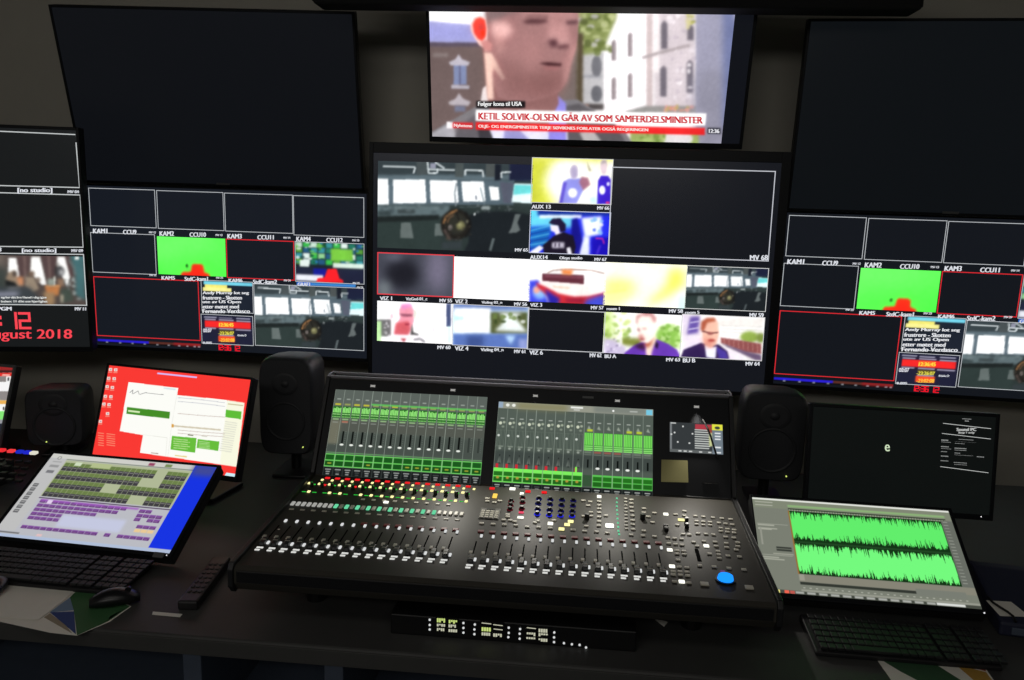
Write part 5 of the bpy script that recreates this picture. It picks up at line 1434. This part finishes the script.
for i, w in row(309.6, 483.6, 16):
    top_box('yellow_indicator', w, .0046, .0056, 0, .003, L_YEL)
    c = w + Vector((.0145, -.006, 0)); rd = i in (1, 4)
    top_box('red_indicator' if rd else 'green_indicator', c, .0068 if rd else .0055, .0048 if rd else .002, 0, .002, L_RED if rd else L_GRN, .0004)
    k = Vector((w.x + .0145, w.y - .022, w.z)) - MR
    kn = MB().cyl(k, k + NT * .013, .0058, .0050, 18).build('encoder_knob', M_KNOB, mix)
    MB().obox(k + NT * .0132 + UT * .003, (1, 0, 0), UT, NT, .0006, .0022, .0004).build('pointer', L_GRN, kn)
for i, w in row(322.2, 480.4, 16):
    top_box('yellow_indicator', w + Vector((0, .001, 0)), .0036, .0048, 0, .003, L_YEL)
for i, w in row(327.6, 478.4, 15): top_box('red_indicator', w, .0072, .0052, 0, .003, L_RED)
top_box('key', on_top(278.8, 529.6), .003, .002, 0, .0015, M_BTN)

c6 = lambda x, y: on_top(460 + x / 5.667, 470 + y / 5.667)
c5 = lambda x, y: on_top(560 + x / 5.667, 480 + y / 5.667)
c4 = lambda x, y: on_top(660 + x / 5.667, 480 + y / 5.667)
for x, y in ((182, 108), (385, 125), (477, 130)): top_box('lit_key', c6(x, y), .0075, .0055, 0, .004, L_RED)
top_box('lit_key', c6(198, 150), .0062, .013, 0, .004, L_AMB)
for x, y in ((297, 110),): top_box('lit_key', c6(x, y), .0085, .007, 0, .004, L_WHT)
top_box('lit_key', c6(350, 137), .0055, .006, 0, .004, L_WHT)
for x, y in ((155, 165), (155, 180), (195, 187), (226, 178), (122, 305), (188, 310), (252, 313), (316, 317), (381, 325), (445, 328), (270, 256), (270, 268), (285, 288), (248, 286), (425, 301), (440, 291), (532, 288), (510, 332), (640, 342), (310, 295)):
    top_box('key', c6(x, y), .0062, .0048, 0, .0035, M_BTND)
# keypad
kp = c6(168, 250); pad = top_box('keypad', kp, .027, .034, 0, .0025, mat('keypad_plate', (64, 62, 56), .5), .001)
pk = lambda i, j: kp + Vector((-.019 + i * .0127, -.026 + j * .0125, (-.026 + j * .0125) * K))
for i in range(4):
    for j in range(4):
        MB().obox(pk(i, j) - MR + NT * .0035, (1, 0, 0), UT, NT, .005, .0042, .0012, .0005, 1).build('keypad_key', M_BTND, pad)
MB().obox(kp + Vector((0, .027, 0)) - MR + NT * .0035, (1, 0, 0), UT, NT, .012, .005, .001, .0005, 1).build('keypad_display', M_KNOB, pad)
for x, y in ((290, 180), (287, 202), (283, 226), (355, 160), (354, 186), (350, 222)):
    k = c6(x, y) - MR; kn = MB().cyl(k, k + NT * .010, .0060, .0050, 16).build('encoder_knob', M_KNOB, mix)
    MB().cyl(k + NT * .0005, k + NT * .0016, .0085, n=18).build('ring_light', L_DRD, kn)
top_box('lit_key', c6(347, 243), .0068, .005, 0, .003, L_PNK); top_box('lit_key', c6(343, 272), .0085, .005, 0, .0035, L_WHT)
for col in (((447, 165), (443, 192), (440, 226), (437, 253)), ((512, 170), (510, 197), (508, 230), (505, 259)), ((578, 172), (575, 202), (572, 235), (569, 262)), ((642, 176), (640, 205), (637, 238), (635, 264))):
    for j, (x, y) in enumerate(col):
        k = c6(x, y) - MR; kn = MB().cyl(k, k + NT * .010, .0058, .0050, 16).build('encoder_knob', M_KNOB, mix)
        MB().cyl(k + NT * .0005, k + NT * .0016, .0088, n=18).build('ring_light', L_BLU if j == 3 else L_DBL, kn)
top_box('lit_key', c6(512, 307), .0072, .007, 0, .004, L_WHT)
for x, y in ((575, 338), (607, 313), (627, 295)): top_box('lit_key', c6(x, y), .0075, .006, 0, .004, L_YEL)
for x, y in ((75, 286), (150, 265), (140, 293), (132, 120), (172, 126), (160, 148), (175, 186), (175, 208), (135, 208), (222, 125), (222, 146), (222, 166), (222, 188), (222, 213), (222, 238), (220, 262), (207, 296), (268, 303),
             (405, 115), (405, 136), (405, 158), (408, 181), (410, 206), (412, 232), (412, 256), (415, 283), (403, 314), (475, 165), (475, 188), (500, 211), (475, 291), (470, 319), (535, 190), (525, 243), (535, 323), (260, 205)):
    top_box('key', c5(x, y), .0060, .0044, 0, .0035, M_BTND)
for x, y in ((152, 222), (468, 222), ):
    k = c5(x, y) - MR; MB().cyl(k, k + NT * .016, .0072, .0062, 20).build('encoder_knob', M_KNOB, mix)
for x, y in ((598, 275), (602, 290)):
    k = c5(x, y) - MR; MB().cyl(k, k + NT * .012, .0062, .0055, 16).build('encoder_knob', M_KNOB, mix)
for x, y in ((150, 240), (152, 272)):
    k = c4(x, y) - MR; MB().cyl(k, k + NT * .014, .0055, .005, 16).build('encoder_knob', M_KNOB, mix)
top_box('lit_key', c5(222, 97), .0062, .007, 0, .004, L_WHT); top_box('lit_key', c5(281, 262), .0105, .009, 0, .004, glow('led_white_strong', (255, 255, 246), 2.2))
for x, y in ((322, 105), (322, 128), (322, 150), (323, 172), (325, 196), (326, 220), (328, 244), (330, 267), (331, 290), (335, 308)): top_box('green_indicator', c5(x, y), .0022, .0042, 0, .0015, L_TEAL, 0)
for k in range(10): top_box('key', c5(372 + k * .4, 108 + k * 19), .0046, .0036, 0, .003, M_BTND)
top_box('lit_key', c4(33, 197), .0068, .006, 0, .004, L_WHT); top_box('lit_key', c4(120, 229), .0085, .0046, 0, .004, L_YEL)
for x, y in ((88, 198), (138, 205), (138, 180), (200, 207), (245, 211), (300, 216), (350, 221), (400, 226), (98, 258), (207, 236), (207, 254), (245, 239), (245, 257), (283, 242), (283, 259), (333, 246), (372, 251), (410, 256),
             (343, 276), (345, 293), (382, 281), (382, 298), (420, 286), (420, 302), (130, 310), (165, 313), (215, 306), (260, 309), (302, 313), (372, 326), (418, 331), (45, 330), (83, 334), (122, 338), (50, 362), (88, 367), (125, 371), (190, 355),
             (248, 350), (312, 354), (375, 362), (440, 358), (210, 377), (318, 378), (378, 385), (440, 379), (97, 403), (135, 406), (97, 421), (137, 424), (280, 421), (328, 408), (332, 426), (335, 446), (385, 433), (450, 438), (432, 399),
             (103, 456), (225, 488), (307, 495), (390, 503), (475, 511), (110, 496), (152, 499), (75, 521), (113, 522), (153, 524), (75, 539), (115, 541), (157, 545), (82, 578), (165, 586)):
    top_box('key', c4(x, y), .0058, .0042, 0, .0035, M_BTND)
for x, y in ((262, 377), (55, 400), (68, 493), (123, 580)): top_box('lit_key', c4(x, y), .0068, .0058, 0, .004, L_WHT)
top_box('key', c4(355, 521), .0055, .004, 0, .003, L_PUR)
for x, y in ((252, 593), (505, 613)): top_box('wide_key', c4(x, y), .0095, .0075, 0, .004, M_BTND)
top_box('fader_slot', c4(215, 425), .0045, .032, -.0004, .0008, M_SLOT, 0)
k = c4(370, 569) - MR
kn = MB().cyl(k, k + NT * .004, .023, n=36).build('jog_wheel', M_KNOB, mix)
MB().cyl(k + NT * .004, k + NT * .012, .0185, .0165, 36).build('lit_cap', L_CYB, kn)

# sticky note on the screen panel
q = [on_bezel(*p) for p in ((661.5, 459.6), (687.6, 460.6), (688.2, 482.6), (661, 482))]
c = (q[0] + q[1] + q[2] + q[3]) / 4
m = MB(); A = [m.bm.verts.new(v - c + nb * (.0006 if i < 2 else .002)) for i, v in enumerate(q)]; B = [m.bm.verts.new(v - c + nb * (.0011 if i < 2 else .0026)) for i, v in enumerate(q)]
for i in range(4): m.bm.faces.new((A[i], A[(i + 1) % 4], B[(i + 1) % 4], B[i]))
m.bm.faces.new(A[::-1]); m.bm.faces.new(B)
o = m.build('sticky_note', M_NOTE); o.location = c; tag(o, 'pale yellow sticky note on the console under its small screen', 'note')
# cable over the small screen
pts = []
for (u, v), l in zip(((702.5, 420), (704.5, 424), (707, 430), (709.8, 437), (712.6, 446), (715, 453), (717.5, 459)), (.0045, .008, .012, .013, .012, .009, .0055)): pts.append(on_bezel(u, v) + nb * l)
c = pts[0]
o = MB().tube([v - c for v in pts], .0030).build('cable', M_CABLE); o.location = c; tag(o, 'thin black cable hanging across the small console screen', 'cable')

# rack unit with level displays under the front lip
RY = 1.664
g = lambda x, y: at_y(400 + x / 4.655, 600 + y / 4.655, RY - .0015)
root = thing('rack_unit', 'black rack unit with small green level displays under the console front', 'rack unit', (-.12, RY, DZ))
ro = Vector(root.location)
MB().box(-.40, .16, RY, RY + .12, DZ + .0005, DZ + .050, .003).build('unit_body', M_KNOB, root, ro)


def face(name, pts, m, parent, d=.0012):
    w = [Vector(g(*q)) - ro for q in pts]
    b = MB(); A = [b.bm.verts.new(v) for v in w]; B = [b.bm.verts.new(v + Vector((0, d + .001, 0))) for v in w]
    n = len(w)
    for i in range(n): b.bm.faces.new((A[i], A[(i + 1) % n], B[(i + 1) % n], B[i]))
    b.bm.faces.new(A); b.bm.faces.new(B[::-1])
    return b.build(name, m, parent)


Y1 = glow('level_yellow', (206, 226, 130), .9); Y2 = glow('level_pale', (216, 216, 190), .75)
groups = [((165, 76), (274, 86), (274, 154), (165, 144), [(172, 212, 84, 103, 1), (227, 268, 92, 108, 1), (172, 212, 110, 122, 0), (226, 262, 113, 127, 0), (172, 208, 130, 143, 0), (226, 268, 135, 148, 0)]),
          ((372, 96), (485, 106), (485, 176), (372, 166), [(380, 425, 104, 112, 2), (434, 478, 112, 120, 2), (380, 425, 126, 144, 1), (436, 478, 132, 139, 2), (380, 422, 150, 164, 0), (434, 476, 155, 170, 0)]),
          ((582, 118), (694, 128), (694, 198), (582, 188), [(590, 633, 126, 134, 2), (645, 688, 133, 150, 0), (590, 632, 150, 166, 0), (645, 690, 154, 168, 0), (588, 632, 172, 187, 0), (645, 688, 178, 192, 0)])]
for a, b2, c2, d2, blocks in groups:
    disp = face('level_display', (a, b2, c2, d2), M_KNOB, root)
    for x0, x1, y0, y1, k in blocks:
        s = (y1 - y0)
        if k == 2: bits = [[(x0, y0), (x1, y0 + 5), (x1, y0 + 9), (x0, y0 + 4)]]
        else:
            bits = []; nb_ = 4
            for i in range(nb_):
                xa = x0 + (x1 - x0) * i / nb_; xb = x0 + (x1 - x0) * (i + .8) / nb_; sl = .06 * (xa - x0); hh = s * (1 if rng.rand() < .7 else .55)
                bits.append([(xa, y0 + sl), (xb, y0 + sl), (xb, y0 + sl + hh), (xa, y0 + sl + hh)])
        for q4 in bits:
            w = [Vector(g(*q)) - ro + Vector((0, -.0006, 0)) for q in q4]
            m = MB(); m.quad(*w); m.build('level_bar', Y1 if k == 1 else Y2, disp)
for x, y in ((138, 93), (138, 117), (138, 138), (295, 108), (295, 131), (295, 153), (348, 115), (346, 138), (346, 160), (506, 130), (506, 154), (504, 174), (559, 136), (557, 158), (557, 181), (718, 152), (717, 175), (717, 197)):
    c = Vector(g(x, y)) - ro; MB().cyl(c, c + Vector((0, .003, 0)), .0026, n=10).build('indicator_light', L_DOT, root)
for x, y in ((763, 202), (800, 207), (836, 210), (866, 222)):
    c = Vector(g(x, y)) - ro; MB().cyl(c, c + Vector((0, .003, 0)), .0026, n=10).build('indicator_light', L_DOT, root)
# ------------------------------------------------------------------ light
def area(name, loc, rot, sx, sy, e, col):
    l = bpy.data.lights.new(name, 'AREA'); l.shape = 'RECTANGLE'; l.size = sx; l.size_y = sy; l.energy = e; l.color = col
    o = bpy.data.objects.new(name, l); C.objects.link(o); o.location = loc; o.rotation_euler = rot
    return o


area('ceiling_lamp', (-.6, .4, 2.86), (0, 0, 0), 2.4, .6, 5.0, (1.0, .95, .88))
area('fill_light', (-.7, -1.45, 2.62), (R(74), 0, 0), 3.4, .42, 15.0, (1.0, .97, .925))  # added soft fill from behind the camera, evens the light on the back wall
w = bpy.data.worlds.new('world'); SC.world = w; w.use_nodes = True
bg = w.node_tree.nodes['Background']; bg.inputs[0].default_value = (.02, .021, .024, 1); bg.inputs[1].default_value = 0.1
SC.view_settings.view_transform = 'Standard'
SC.view_settings.look = 'None'
SC.view_settings.exposure = 0.0
SC.view_settings.gamma = 1.0
SC.view_settings.use_curve_mapping = False
SC.cycles.use_denoising = True
SC.cycles.sample_clamp_indirect = 3.0
